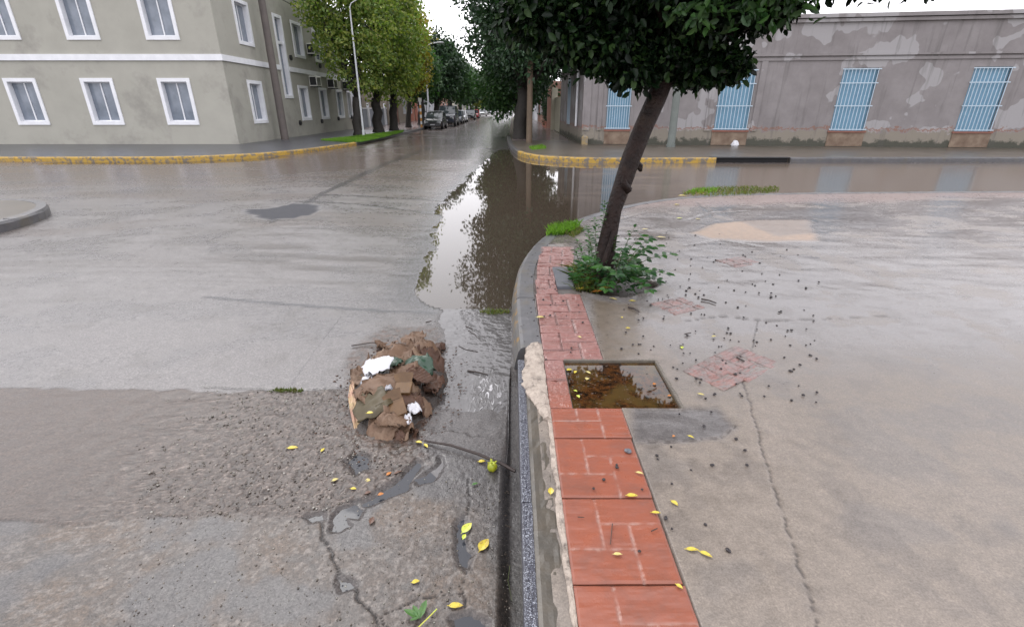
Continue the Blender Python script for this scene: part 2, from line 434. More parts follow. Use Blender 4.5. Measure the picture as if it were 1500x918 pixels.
def add(name, geo, mats, parent=None, smooth=False, world=True, **kw):
    """geo = (verts, faces) in world space; a child gets them relative to its (unrotated) parent"""
    v, f = geo[0], geo[1]
    v = np.asarray(v, float).reshape(-1, 3)
    if parent is not None and world:
        p = parent; off = np.zeros(3)
        while p is not None: off += np.array(p.location); p = p.parent
        v = v - off; me = mesh(name, v, f, mats, smooth=smooth)
        return link(name, me, parent, **kw)
    if parent is None and world and len(v):
        c = np.array([(v[:, 0].min() + v[:, 0].max()) / 2, (v[:, 1].min() + v[:, 1].max()) / 2, v[:, 2].min()])
        return link(name, mesh(name, v - c, f, mats, smooth=smooth), None, loc=tuple(c), **kw)
    return link(name, mesh(name, v, f, mats, smooth=smooth), parent, **kw)
def copy_tree(o, parent=None, loc=None, rz=None, **kw):
    c = o.copy(); COL.objects.link(c); c.parent = parent
    if loc is not None: c.location = loc
    if rz is not None: c.rotation_euler = (c.rotation_euler[0], c.rotation_euler[1], rz)
    tag(c, **kw)
    for ch in o.children: copy_tree(ch, c)
    return c
def join(*gs):
    V = []; Fc = []; n = 0
    for v, f in gs:
        v = list(map(tuple, np.asarray(v, float).reshape(-1, 3)))
        V += v; Fc += [tuple(int(i) + n for i in q) for q in f]; n += len(v)
    return V, Fc
def box(x0, x1, y0, y1, z0, z1, b=0.0):
    if b <= 0:
        V = [(x, y, z) for z in (z0, z1) for y in (y0, y1) for x in (x0, x1)]
        return V, [(0, 2, 3, 1), (4, 5, 7, 6), (0, 1, 5, 4), (2, 6, 7, 3), (0, 4, 6, 2), (1, 3, 7, 5)]
    V = []
    for z, i in ((z0, 0), (z1 - b, 0), (z1, b)):
        V += [(x0 + i, y0 + i, z), (x1 - i, y0 + i, z), (x1 - i, y1 - i, z), (x0 + i, y1 - i, z)]
    F_ = [(3, 2, 1, 0), (8, 9, 10, 11)]
    for k in (0, 4):
        for j in range(4): F_.append((k + j, k + (j + 1) % 4, k + 4 + (j + 1) % 4, k + 4 + j))
    return V, F_
def tube(pts, rad, n=8, cap=True):
    pts = [Vector(p) for p in pts]
    if not hasattr(rad, '__len__'): rad = [rad] * len(pts)
    V = []; F_ = []; ref = Vector((.13, .97, .2))
    for i, p in enumerate(pts):
        t = (pts[min(i + 1, len(pts) - 1)] - pts[max(i - 1, 0)]).normalized()
        if abs(t.dot(ref)) > .95: ref = Vector((1, 0, 0))
        a = t.cross(ref).normalized(); b = t.cross(a)
        for k in range(n):
            th = 2 * math.pi * k / n
            V.append(tuple(p + (a * math.cos(th) + b * math.sin(th)) * rad[i]))
    for i in range(len(pts) - 1):
        for k in range(n):
            F_.append((i * n + k, i * n + (k + 1) % n, (i + 1) * n + (k + 1) % n, (i + 1) * n + k))
    if cap:
        F_.append(tuple(range(n))[::-1]); F_.append(tuple(range((len(pts) - 1) * n, len(pts) * n)))
    return V, F_
def lathe(prof, n=16, c=(0, 0, 0)):
    V = []; F_ = []
    for (r, z) in prof:
        for k in range(n):
            th = 2 * math.pi * k / n; V.append((c[0] + r * math.cos(th), c[1] + r * math.sin(th), c[2] + z))
    for i in range(len(prof) - 1):
        for k in range(n): F_.append((i * n + k, i * n + (k + 1) % n, (i + 1) * n + (k + 1) % n, (i + 1) * n + k))
    return V, F_
def grid_faces(nx, ny, keep=None):
    i = np.arange(nx - 1); j = np.arange(ny - 1)
    I, J = np.meshgrid(i, j, indexing='xy')
    a = J * nx + I
    q = np.stack([a, a + 1, a + nx + 1, a + nx], -1)
    if keep is not None: q = q[keep]
    return q.reshape(-1, 4)
def prism(poly, z0, z1):
    n = len(poly)
    V = [(x, y, z0) for x, y in poly] + [(x, y, z1) for x, y in poly]
    F_ = [tuple(range(n, 2 * n))] + [(i, (i + 1) % n, n + (i + 1) % n, n + i) for i in range(n)]
    return V, F_

# ------------------------------------------------------------------ street plan
KO = [(.042, -1.5), (.042, .6), (.042, 1.8), (.036, 2.68), (.018, 3.1), (.0, 3.5), (-.006, 4.28), (.012, 4.8), (.06, 5.27), (.215, 6.0), (.46, 6.72), (.78, 7.32), (1.2, 7.95), (1.83, 8.66), (2.45, 9.2), (3.1, 9.6), (3.9, 9.9), (4.8, 10.1), (7, 10.3), (14, 10.5), (60, 10.8)]
KR = [(-.3, 600), (-.3, 60), (-.3, 32), (-.2, 27), (0, 22.4), (.25, 20.4), (.52, 19.4), (.95, 18.6), (1.7, 18.0), (2.6, 17.65), (3.6, 17.55), (6.4, 17.65), (8.2, 17.7), (60, 18.3)]
KL = [(-7.7, 600), (-7.7, 60), (-7.7, 27), (-8.05, 24.3), (-8.6, 21.7), (-9.3, 19.9), (-10.3, 18.9), (-11.6, 18.2), (-13.5, 17.9), (-60, 17.7)]
KN = [(-7.7, -3), (-7.7, 7.2), (-7.9, 8.3), (-8.6, 9.2), (-9.7, 9.6), (-60, 9.9)]
PUD = [g(*p, -.15) for p in [(741, 214), (722, 225), (706, 240), (690, 254), (668, 274), (655, 292), (636, 312), (645, 320), (633, 328), (640, 350), (633, 372), (622, 392), (617, 405), (604, 432), (628, 446), (660, 452), (700, 456), (752, 456)]] + \
      [(.5, 4.6), (1.2, 6.2), (3, 8.4), (6, 9.6), (40, 10), (40, 17.2), (8, 17.2), (3, 17.1), (1.2, 17.6), (.4, 19)]
FAR_PUD = [(-1.2, 30), (-.8, 24), (-.35, 20.5), (.3, 22), (.2, 60), (.2, 200), (-1.6, 200), (-1.6, 60), (-1.5, 40)]
LEFT_PUD = [(-16, 18.2), (-16, 17.0), (-11, 17.2), (-9.2, 18.2), (-8.6, 19.8), (-9, 20.4), (-10.6, 19.2)]
SMALL = [[(484, 776), (488, 758), (500, 746), (520, 738), (530, 745), (524, 758), (508, 757), (512, 770), (497, 777)],
         [(526, 738), (548, 727), (566, 716), (586, 700), (600, 686), (612, 676), (618, 682), (606, 702), (596, 716), (575, 726), (548, 738), (530, 742)],
         [(506, 676), (520, 664), (540, 668), (542, 684), (522, 694)],
         [(669, 770), (680, 758), (684, 770), (682, 800), (690, 812), (684, 832), (674, 824), (670, 800)],
         [(664, 905), (690, 900), (712, 912), (716, 940), (672, 940)],
         [(492, 846), (512, 848), (520, 858), (500, 864)],
         [(608, 700), (634, 690), (648, 672), (650, 684), (634, 704), (615, 710)],
         [(452, 756), (474, 752), (476, 760), (456, 764)]]
SMALL = [[g(x, y, -.155) for x, y in p] for p in SMALL]
FLOW = [g(*p, -.158) for p in [(655, 452), (752, 452), (752, 480), (754, 560), (757, 640), (742, 690), (700, 700), (652, 684), (628, 660), (640, 600), (652, 540), (650, 500), (640, 470)]]

# ---- road
def spaced(a, b, d0, gr):
    out = [a]; d = d0
    while out[-1] < b: out.append(min(b, out[-1] + d)); d *= gr
    return out
xs = np.array(sorted(set([-x for x in spaced(1.6, 120, .012, 1.03)])) + list(np.arange(-1.593, .07, .007)) + spaced(.08, 120, .02, 1.045))
ys = [-4, -2, -.5, .2, .6, .9]
while ys[-1] < 4: ys.append(ys[-1] + max(.0055, .0042 * ys[-1]))
while ys[-1] < 30: ys.append(ys[-1] + .0095 * ys[-1])
while ys[-1] < 900: ys.append(ys[-1] * 1.04)
ys = np.array(ys)
X, Y = np.meshgrid(xs, ys, indexing='xy')
near = np.clip(1.6 / np.maximum(Y, 1), 0, 1)
wx = X + .10 * (fbm(X * 3, Y * 3, 4) - .5) + .03 * (fbm(X * 22, Y * 22, 3) - .5)
wy = Y + .10 * (fbm(X * 3 + 50, Y * 3, 4) - .5) + .03 * (fbm(X * 22 + 50, Y * 22, 3) - .5)
crown = .06 * sstep(-1.3, -3.6, X) * (1 - sstep(-5.2, -7.6, X)) * sstep(1., 6, Y)
Z = -.15 + crown + .004 * (fbm(X * 1.3, Y * 1.3, 4) - .5)
Z -= .02 * sstep(2.6, 6, Y) * sstep(-1.9, -.9, X)
pebble = fbm(X * 100, Y * 100, 2) * .6 + fbm(X * 45 + 7, Y * 45, 3) * .4
pebble = .5 + (pebble - .5) * (1 - .8 * sstep(-1.7, -2.6, X))
# colour fields
def C(r_, g_, b_): return np.array([r_, g_, b_])
col = np.zeros(X.shape + (3,)); col[:] = C(.215, .205, .20)
ro = np.full(X.shape, .34)
def blend(m, c, rgh=None):
    global col, ro
    col = col * (1 - m[..., None]) + c * m[..., None]
    if rgh is not None: ro = ro * (1 - m) + rgh * m
# lilac slab centre, brown-pink aggregate far left
blend(sstep(9, 15, Y + 2 * (fbm(X * .5, Y * .5) - .5)) , C(.17, .137, .12), .2)
blend(sstep(.5, .62, fbm(X * .35 + 9, Y * .9, 4)) * sstep(4.5, 8, Y) * .7, C(.15, .125, .11), .3)
# streaks across the lane where tyres scuff
st = sstep(.56, .7, fbm(X * .9, Y * 7, 4)) * sstep(4.3, 5.5, Y) * (1 - sstep(9, 12, Y)) * sstep(-4.5, -3, X)
blend(st * .85, C(.09, .078, .068), .4)
Z -= st * .004
brush = fbm(X * .7 + 3, Y * 13, 3)
blend(sstep(.56, .66, brush) * .45 * sstep(3.5, 5, Y) * (1 - sstep(14, 20, Y)), C(.12, .11, .10), .3)
blend(sstep(.5, .62, fbm(X * 1.6 + 31, Y * 2.4, 5)) * .5 * (1 - sstep(12, 18, Y)), C(.155, .15, .15), .22)
blend(sstep(.6, .7, fbm(X * 5 + 3, Y * 5, 4)) * .4 * (1 - sstep(6, 12, Y)), C(.13, .12, .11), .3)
# slab joints
def joint(px, z=-.13, w_=.012, depth=.012, c=C(.05, .052, .06), a=.85):
    global Z
    P_ = [g(x, y, z) for x, y in px]
    sc = np.maximum(1, Y * .28)
    d = line_dist(P_, wx * .3 + X * .7, wy * .3 + Y * .7)
    m = 1 - sstep(w_ * .5 * sc, w_ * 1.2 * sc, d)
    blend(m * a, c, .2); Z -= m * depth
joint([(300, 437), (395, 443), (470, 446), (560, 451), (620, 453), (700, 458)], w_=.024, depth=.002, a=.95)
joint([(395, 330), (470, 288), (560, 244), (640, 214)], w_=.03, a=.6, depth=.001)
joint([(440, 298), (540, 302), (640, 311)], w_=.024, a=.6, depth=.002)
joint([(470, 288), (580, 291), (640, 291)], w_=.03, a=.5, depth=.002)
joint([(300, 566), (395, 570), (440, 571), (505, 566)], z=-.148, w_=.007)
joint([(425, 564), (460, 515), (500, 462)], z=-.148, w_=.004, a=.35, depth=.003)
joint([(500, 216), (600, 214), (720, 213)], w_=.03, a=.6, depth=.0)
joint([(450, 228), (560, 200), (640, 186)], w_=.014, a=.4, depth=.0)
# broken, pebbly asphalt at lower left, cracked slab below it
rough_p = [g(x, y, -.15) for x, y in [(-300, 572), (395, 573), (505, 571), (520, 600), (560, 650), (640, 660), (618, 684), (570, 712), (524, 736), (470, 752), (395, 756), (-300, 772)]]
dr = sdf(rough_p, wx, wy)
m_low = 1 - sstep(-.01, .02, sdf([g(x, y, -.15) for x, y in [(-600, 770), (395, 757), (470, 752), (524, 738), (600, 690), (660, 664), (742, 690), (756, 760), (762, 960), (-900, 960)]], wx, wy))
blend(m_low, C(.115, .094, .078), .42)
blend(m_low * sstep(.45, .6, fbm(X * 4, Y * 4, 4)) * .8, C(.14, .105, .078), .45)
blend(m_low * sstep(.50, .62, fbm(X * 16 + 3, Y * 16, 4)) * .6, C(.07, .06, .054), .3)
blend(m_low * sstep(.56, .66, fbm(X * 60 + 3, Y * 60, 2)) * .5, C(.26, .235, .21), .4)
blend(m_low * sstep(.52, .65, fbm(X * 3 + 30, Y * 3, 5)) * .8, C(.09, .088, .09), .3)
m_r = 1 - sstep(-.012, .015, dr)
blend(m_r, C(.11, .085, .07), .42)
blend(m_r * sstep(.58, .72, pebble) * .9, C(.25, .205, .175), .4)
blend(m_r * sstep(.47, .36, pebble) * .8, C(.05, .037, .03), .35)
Z += m_r * (.02 * (pebble - .5) + .012 * (fbm(X * 14, Y * 14, 4) - .5) + .004)
Z += m_low * (.004 * (pebble - .5) + .006 * (fbm(X * 9, Y * 9, 4) - .5))
rest = (1 - m_r) * (1 - m_low)
Z += rest * .003 * (pebble - .5) * near
# mud around the heap
dm = sdf([g(x, y, -.15) for x, y in [(505, 520), (560, 478), (640, 480), (655, 540), (650, 640), (655, 690), (560, 662), (500, 640)]], wx, wy)
m = 1 - sstep(-.05, .06, dm)
blend(m * .7, C(.075, .056, .043), .3)
blend(m * sstep(.5, .6, fbm(X * 30, Y * 30, 3)), C(.13, .09, .07), .4)
Z += m * .008 * (fbm(X * 25, Y * 25, 3) - .4)
# dark patch repair
dp = sdf([g(x, y, -.1) for x, y in [(360, 316), (395, 322), (430, 322), (455, 314), (470, 303), (455, 299), (425, 299), (395, 306), (360, 308)]], wx, wy)
blend(1 - sstep(-.03, .04, dp + .25 * (fbm(X * 5, Y * 5, 4) - .5)), C(.045, .048, .058), .85)
# cracks
def crack(px, w_, depth=.03):
    global Z
    depth = min(depth, .0105)
    P_ = [g(x, y, -.155) for x, y in px]
    jx = X + .022 * (fbm(X * 28, Y * 28, 3) - .5); jy = Y + .022 * (fbm(X * 28 + 9, Y * 28, 3) - .5)
    d = line_dist(P_, jx, jy)
    ww = .42 * w_ * (.5 + fbm(X * 12, Y * 12, 2))
    m = 1 - sstep(ww * .55, ww * 1.1, d)
    Z -= m * depth; blend(m, C(.018, .015, .014), .6)
crack([(470, 752), (474, 770), (472, 790), (486, 806), (492, 830), (500, 852), (520, 864), (530, 884), (548, 900), (556, 925)], .009)
crack([(556, 905), (590, 890), (615, 876), (650, 872), (680, 868)], .005, .015)
crack([(430, 760), (452, 758), (470, 752), (500, 738), (528, 732)], .006, .018)
crack([(686, 700), (688, 740), (680, 780), (684, 840), (676, 860), (684, 900)], .006, .015)
crack([(556, 905), (575, 925)], .006, .02)
# gutter line along the near kerb
gut = sstep(-.06, -.005, X) * (1 - sstep(1.9, 2.3, Y)) + sstep(-.03, -.012, X) * sstep(1.9, 2.3, Y) * (1 - sstep(3.0, 3.25, Y))
Z -= gut * .055
blend(sstep(-.14, -.03, X + .05 * (fbm(X * 6, Y * 6) - .5)) * (1 - sstep(3.2, 3.8, Y)) * .9, C(.045, .04, .034), .25)  # wet gutter tone plus contact shade at the kerb, painted into the colour
# puddle beds
def bed(poly, zw, soft, depth, rim=.004):
    global Z
    d = sdf(poly, wx, wy)
    k = np.clip(-d / soft, -1, 1)
    m = d < 0
    Z = np.where(m, np.minimum(Z, zw - .002 - depth * np.clip(-d / soft, 0, 1)), np.where(d < soft, np.maximum(Z, zw + rim * np.clip(d / soft, 0, 1)), Z))
    return d
ZW = -.168
_wx, _wy = wx, wy
wx = wx + .45 * (fbm(X * 1.3 + 3, Y * 4.5, 4) - .5) * sstep(4.5, 7, Y); d = bed(PUD, ZW, .5, .03, .004); wx = _wx
blend((1 - sstep(0, .5, d)) * .8, C(.12, .12, .125), .12)
blend((d < 0) * 1., C(.06, .048, .036), .2)
d2 = sdf(FAR_PUD, wx, wy); d3 = bed(LEFT_PUD, ZW, .4, .03)
blend((1 - sstep(-.1, 5, d2)) * .85, C(.12, .11, .11), .16)
Z[Y > 24] = -.15 + .002 * fbm(X[Y > 24], Y[Y > 24] * .3, 2)
for p in SMALL:
    dd = sdf(p, X + .03 * (fbm(X * 20, Y * 20, 3) - .5), Y + .03 * (fbm(X * 20 + 40, Y * 20, 3) - .5))
    dd = dd + .012 * (fbm(X * 50, Y * 50, 3) - .5)
    Z = np.where(dd < .02, np.minimum(Z, -.1665 + np.clip(dd + .012, 0, .032) * .5), Z)
    blend(1 - sstep(0, .04, dd), C(.09, .08, .075), .2)
Z = np.where((dr > .02) & (m_low > .5), np.maximum(Z, Z), Z)
dfl = sdf(FLOW, wx, wy) + .07 * (fbm(X * 9, Y * 9, 4) - .5)
Z = np.where((dfl < .12) & (Y > 2.24 + .3 * fbm(X * 7, Y * 7, 3)) & (X < -.03 + sstep(3., 3.2, Y)), np.minimum(Z, -.1635 + .0135 * np.clip((2.66 - Y + .2 * (fbm(X * 7, Y * 7, 3) - .5)) / .36, 0, 1.2) + .1 * np.clip(dfl + .03, 0, 1) + .005 * (fbm(X * 12, Y * 12, 3) - .5)), Z)
blend((1 - sstep(-.02, .1, dfl)) * .9, C(.10, .09, .085), .14)
blend((1 - sstep(-.02, .14, sdf([g(x, y, -.155) for x, y in [(640, 660), (752, 690), (756, 790), (715, 740), (660, 720)]], wx, wy))) * .8, C(.09, .085, .083), .16)
Z[Y > 30] = np.minimum(Z[Y > 30], -.1)
keep = ~(((inside(KR, X, Y) & (X > 3)) | (X < -9.5) & inside(KL, X, Y))[:-1, :-1])
keep &= ~((X > .6) & (Y < 5))[:-1, :-1]
V = np.stack([X, Y, Z], -1).reshape(-1, 3)
cc = np.concatenate([col, np.ones(X.shape + (1,))], -1).reshape(-1, 4)
me = mesh('road', V, grid_faces(len(xs), len(ys), keep), 'road', {'col': cc, 'rough': ro.ravel(), 'grain': (1 - .85 * sstep(5, 20, Y)).ravel()}, smooth=True)
road = link('road', me, kind='structure', label='wet grey and brown broken concrete road with cracks')
me = mesh('ground', *box(-2500, 2500, -1500, 2500, -3, -.5), 'earth')
link('ground', me, kind='structure', label='ground under and beyond the street')

# ---- water
def sheet(name, poly, z, mt, label, **kw):
    n = len(poly)
    return add(name, ([(x, y, z) for x, y in poly], [tuple(range(n))]), mt, label=label, kind='structure', **kw)
sheet('puddle', [(-2.2, 4.15), (.35, 4.15), (.35, 5.8), (1.6, 7.9), (3.3, 9.3), (7, 10.2), (40, 10.4), (40, 17.6), (8.2, 17.9), (3.0, 17.8), (1.6, 18.3), (.6, 19.7), (.1, 23.5), (-2.5, 23.5), (-2.2, 10)], ZW, 'puddle', 'brown flood water mirroring the trees beside the kerb')
sheet('puddle', [(-18, 16.4), (-8, 16.4), (-7.8, 21.4), (-9, 20.8), (-10.4, 19), (-12, 18.3), (-18, 18)], ZW, 'puddle', 'shallow water at the yellow kerb on the left')
sheet('puddle', [(-1.45, .95), (-.1, .95), (-.1, 2.2), (-.2, 2.5), (-1.45, 2.6)], -.1617, 'pool', 'small blue grey puddles lying in the hollows of the broken road')
_fx, _fy = -.3, 3.1
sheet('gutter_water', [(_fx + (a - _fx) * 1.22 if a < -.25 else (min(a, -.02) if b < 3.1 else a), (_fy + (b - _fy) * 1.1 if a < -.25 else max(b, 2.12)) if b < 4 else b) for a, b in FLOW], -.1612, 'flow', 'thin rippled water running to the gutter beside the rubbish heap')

# ------------------------------------------------------------------ near sidewalk
TX0, TX1 = .221, .636
PIT = (.357, .985, 2.395, 2.978)
sx = sorted(set([round(v_, 4) for v_ in list(np.arange(.02, 2.6, .0125)) + [TX0 - .004, TX0, TX1, TX1 + .006, PIT[0] - .006, PIT[0], PIT[1], PIT[1] + .02]] + [round(v_, 3) for v_ in spaced(2.6, 60, .016, 1.04)]))
sy = [-3, -1, 0, .6, .8]
while sy[-1] < 12: sy.append(sy[-1] + max(.008, .0065 * sy[-1]))
sy = sorted(set([round(v_, 4) for v_ in sy + [PIT[2] - .012, PIT[2], PIT[3], PIT[3] + .02]]))
sx = np.array(sx); sy = np.array(sy)
X, Y = np.meshgrid(sx, sy, indexing='xy')
wx = X + .12 * (fbm(X * 2.2, Y * 2.2, 4) - .5); wy = Y + .12 * (fbm(X * 2.2 + 50, Y * 2.2, 4) - .5)
trowel = fbm(X * 3.6 + 1.5 * fbm(X * 2, Y * 2, 2), Y * 6.5, 4)
Z = .006 * (fbm(X * 1.5, Y * 1.5, 4) - .5) + .0085 * (trowel - .5) + .0015 * (fbm(X * 30, Y * 30, 2) - .5)
col = np.zeros(X.shape + (3,)); col[:] = C(.235, .205, .172)
ro = np.full(X.shape, .42)
far = sstep(2.4, 3.6, Y + .6 * (fbm(X * 2, Y * 2) - .5))
blend(far, C(.20, .188, .182), .22)
Z += far * .007 * (fbm(X * 2.6, Y * 3.6, 3) - .5)
blend(far * sstep(.48, .62, fbm(X * 1.3 + 4, Y * 2.5, 4)) * .8, C(.15, .135, .125), .17)
blend(sstep(.5, .66, fbm(X * 2.6 + 14, Y * 2.6, 5)) * (1 - far) * .6, C(.18, .165, .15), .35)
blend(sstep(.58, .66, fbm(X * 6 + 24, Y * 6, 5)) * .35, C(.14, .125, .112), .3)
blend(sstep(.6, .64, fbm(X * 3 + 64, Y * 3, 5)) * .4, C(.27, .235, .2), .45)
m = 1 - sstep(-.03, .05, sdf([g(*p) for p in [(925, 600), (1010, 600), (1050, 600), (1075, 625), (1060, 640), (1000, 645), (930, 648)]], wx, wy))
blend(m, C(.135, .128, .125), .2); Z -= m * .004
m = 1 - sstep(-.04, .08, sdf([g(*p) for p in [(868, 440), (925, 446), (930, 520), (885, 530), (880, 500)]], wx, wy))
blend(m * .8, C(.15, .12, .085), .35)
m = 1 - sstep(-.05, .08, sdf([g(*p) for p in [(1015, 342), (1050, 328), (1100, 324), (1180, 322), (1190, 352), (1095, 352), (1045, 350)]], wx, wy))
blend(m, C(.37, .28, .21), .5); Z += m * .012
m = 1 - sstep(-.04, .06, sdf([g(*p) for p in [(912, 336), (950, 334), (992, 344), (990, 352), (935, 354)]], wx, wy))
blend(m * .8, C(.13, .11, .095), .15)
m = 1 - sstep(-.08, .1, sdf([g(*p) for p in [(930, 300), (1000, 300), (970, 312), (925, 314)]], wx, wy))
blend(m * .8, C(.16, .135, .12), .3)
# pinkish worn surface toward the corner kerb
m = sstep(8.4, 9.2, Y + .35 * (fbm(X * 2, Y * 2) - .5) * 2 + .15 * (4 - X))
blend(m * .8, C(.26, .19, .17), .33)
m = (1 - sstep(.0, .12, sdf([g(*p) for p in [(1090, 325), (1140, 310), (1300, 300), (1300, 330), (1140, 345)]], wx, wy)))
blend(m * .5, C(.12, .12, .125), .2)
# cracks and panel joints in the concrete
def crack2(px, w_=.006, depth=.012):
    global Z
    P_ = [g(x, y) for x, y in px]
    d = line_dist(P_, X + .03 * (fbm(X * 14, Y * 14, 3) - .5), Y + .03 * (fbm(X * 14 + 9, Y * 14, 3) - .5))
    m = 1 - sstep(w_ * .6, w_ * 1.6, d); Z -= m * depth; blend(m * .8, C(.06, .05, .045), .4)
crack2([(1010, 322), (1040, 312), (1100, 309)], .02)
crack2([(1020, 296), (1036, 306), (1045, 316)], .02)
crack2([(950, 310), (905, 322), (880, 328)], .015)
crack2([(1000, 470), (1060, 462), (1130, 470), (1300, 462)], .007, .006)
crack2([(1110, 470), (1090, 560), (1130, 700), (1200, 918)], .004, .006)
crack2([(935, 648), (1005, 646), (1062, 640), (1078, 622)], .003, .004)
crack2([(1000, 360), (1060, 352), (1120, 362)], .01)
# soil hole at the tree, with the dark gap beside it
HOLE = [g(*p) for p in [(845, 424), (880, 430), (915, 434), (940, 428), (968, 416), (950, 412), (930, 404), (925, 380), (880, 375), (850, 390), (842, 410)]]
dh = sdf(HOLE, wx * .4 + X * .6, wy * .4 + Y * .6)
m = 1 - sstep(-.02, .01, dh)
Z -= m * .05; blend(1 - sstep(-.01, .03, dh), C(.05, .035, .025), .5)
# lower under the tiles, dropped under the kerb
tl = (X > TX0 - .002) & (X < TX1 + .003) & (Y < 4.27)
Z = np.where(tl & (X < TX1), -.03, Z)
tl2 = (X > .22) & (X < .7) & (Y >= 4.27) & (Y < 6.05)
Z = np.where(tl2 & (X < .25 + .75 * .55), np.minimum(Z, -.012), Z)
Z -= .004 * (X < TX0)
kin = [(x + .1, y) if y < 5 else (x + .09, y - .08) for x, y in KO] + [(60, -5), (.14, -5)]
ins = inside(kin, X, Y)
keep = ins[:-1, :-1] & ins[1:, 1:]
inpit = (X >= PIT[0] - 1e-4) & (X < PIT[1] - 1e-4) & (Y >= PIT[2] - 1e-4) & (Y < PIT[3] - 1e-4)
keep &= ~inpit[:-1, :-1]
V = np.stack([X, Y, Z], -1).reshape(-1, 3)
cc = np.concatenate([col, np.ones(X.shape + (1,))], -1).reshape(-1, 4)
me = mesh('sidewalk', V, grid_faces(len(sx), len(sy), keep), 'walk', {'col': cc, 'rough': ro.ravel(), 'grain': (1 - .55 * far).ravel()}, smooth=True)
walk = link('sidewalk', me, kind='structure', label='wet uneven concrete sidewalk at the corner')

# ---- embossed tiles
BR = [(0, .32, 0, .0), ]
def tile_mesh(w_, l_, seed, flip=False, clip=None, wear=0., n=44, fu=(0, 1), fv=(0, 1)):
    """one cast tile: pinwheel of five brick shapes, riven face"""
    a = .34
    u = np.linspace(0, 1, n); v = np.linspace(0, 1, n)
    U, Vv = np.meshgrid(u, v, indexing='xy')
    uu = fu[0] + U * (fu[1] - fu[0]); Vg = fv[0] + Vv * (fv[1] - fv[0])
    # pinwheel groove segments (in unit tile): left upright, top, centre, right upright, bottom
    segs = [((a, 1), (a, a)), ((0, a), (1 - a, a)), ((1 - a, 0), (1 - a, 1 - a)), ((a, 1 - a), (1, 1 - a))]
    d = np.full(U.shape, 9.)
    for (p, q) in segs: d = np.minimum(d, seg_dist(uu, Vg, p[0], p[1], q[0], q[1]))
    rnd = random.Random(seed)
    d = d + .012 * (fbm(U * 12 + seed * 3.7, Vv * 12, 3) - .5)
    gr = 1 - sstep(.002, .014 + .012 * wear, d)
    edge = np.minimum(np.minimum(U, 1 - U), np.minimum(Vv, 1 - Vv))
    z = -.0045 * gr - .006 * (1 - sstep(0, .018, edge))
    riv = fbm(U * 3 + seed * 1.3, Vv * 14 + seed, 4) - .5
    z = z + (.006 + .016 * wear) * riv - .006 * wear * gr
    if wear: z -= .004 * sstep(.55, .7, fbm(U * 7 + seed, Vv * 7, 3)) * wear
    x = U * w_; y = Vv * l_
    top = np.stack([x, y, z], -1).reshape(-1, 3)
    f = [tuple(q) for q in grid_faces(n, n)]
    # skirt
    ring = [i for i in range(n)] + [n * j + n - 1 for j in range(1, n)] + [n * (n - 1) + i for i in range(n - 2, -1, -1)] + [n * j for j in range(n - 2, 0, -1)]
    Vt = list(map(tuple, top)); base = len(Vt)
    for i in ring: Vt.append((Vt[i][0], Vt[i][1], -.04))
    m_ = len(ring)
    for k in range(m_): f.append((ring[k], base + k, base + (k + 1) % m_, ring[(k + 1) % m_]))
    grv = np.concatenate([gr.ravel(), np.ones(m_)])
    return mesh('paving_tile', Vt, f, 'tile', {'groove': grv}, smooth=False)
J = [.834, 1.262, 1.69, 2.119, 2.397]
gap = .008
def put_tile(x0, y0, w_, l_, seed, z=.006, rz=0, wear=0., flip=False, n=44, tilt=0., fu=(0, 1), fv=(0, 1)):
    me = tile_mesh(w_, l_, seed, flip, None, wear, n, fu, fv)
    o = link('paving_tile', me, walk, loc=(x0, y0, z), rot=(tilt, tilt * .6, rz))
    return o
put_tile(TX0 + .004, .404, .40, .42, 11)
put_tile(TX0 + .002, .834, .405, .42, 1)
put_tile(TX0, 1.262, .402, .42, 2, flip=False)
put_tile(TX0, 1.69, .404, .421, 3)
put_tile(TX0, 2.119, .411, .27, 4, fv=(0, .64))
put_tile(TX0 - .002, 2.397, .132, .30, 5, z=.004, wear=.5, fu=(0, .32), fv=(.66, 1.3))
put_tile(TX0 - .002, 2.704, .132, .27, 6, z=.004, wear=.8, fu=(0, .32), fv=(.3, .94))
yy = 2.985
for k in range(3):
    put_tile(TX0, yy, .41, .42, 20 + k, z=.006 + .002 * k, wear=1., flip=bool(k & 1), tilt=.004 * (-1) ** k); yy += .428
put_tile(TX0 + .012, 4.275, .20, .40, 31, z=.006, wear=1., fu=(0, .5))
put_tile(TX0 + .03, 4.69, .20, .42, 32, z=.006, wear=1., rz=-.05, fu=(0, .5))
put_tile(TX0 + .055, 5.13, .41, .42, 33, z=.007, wear=1., rz=-.09)
put_tile(TX0 + .10, 5.57, .41, .40, 34, z=.007, wear=1., rz=-.1)
for (px, py, w_, l_, rz, sd, fu, fv) in [(990, 462, .36, .3, .5, 41, (0, .9), (0, .7)), (1061, 572, .34, .30, .62, 42, (0, .8), (.1, .8)), (1096, 560, .42, .34, .62, 43, (0, 1), (.1, .9)), (1078, 392, .4, .3, .4, 44, (0, 1), (.2, .9))]:
    x, y = g(px, py); put_tile(x, y, w_, l_, sd, z=.0045, rz=rz, wear=.8, n=40, fu=fu, fv=fv, tilt=.012)

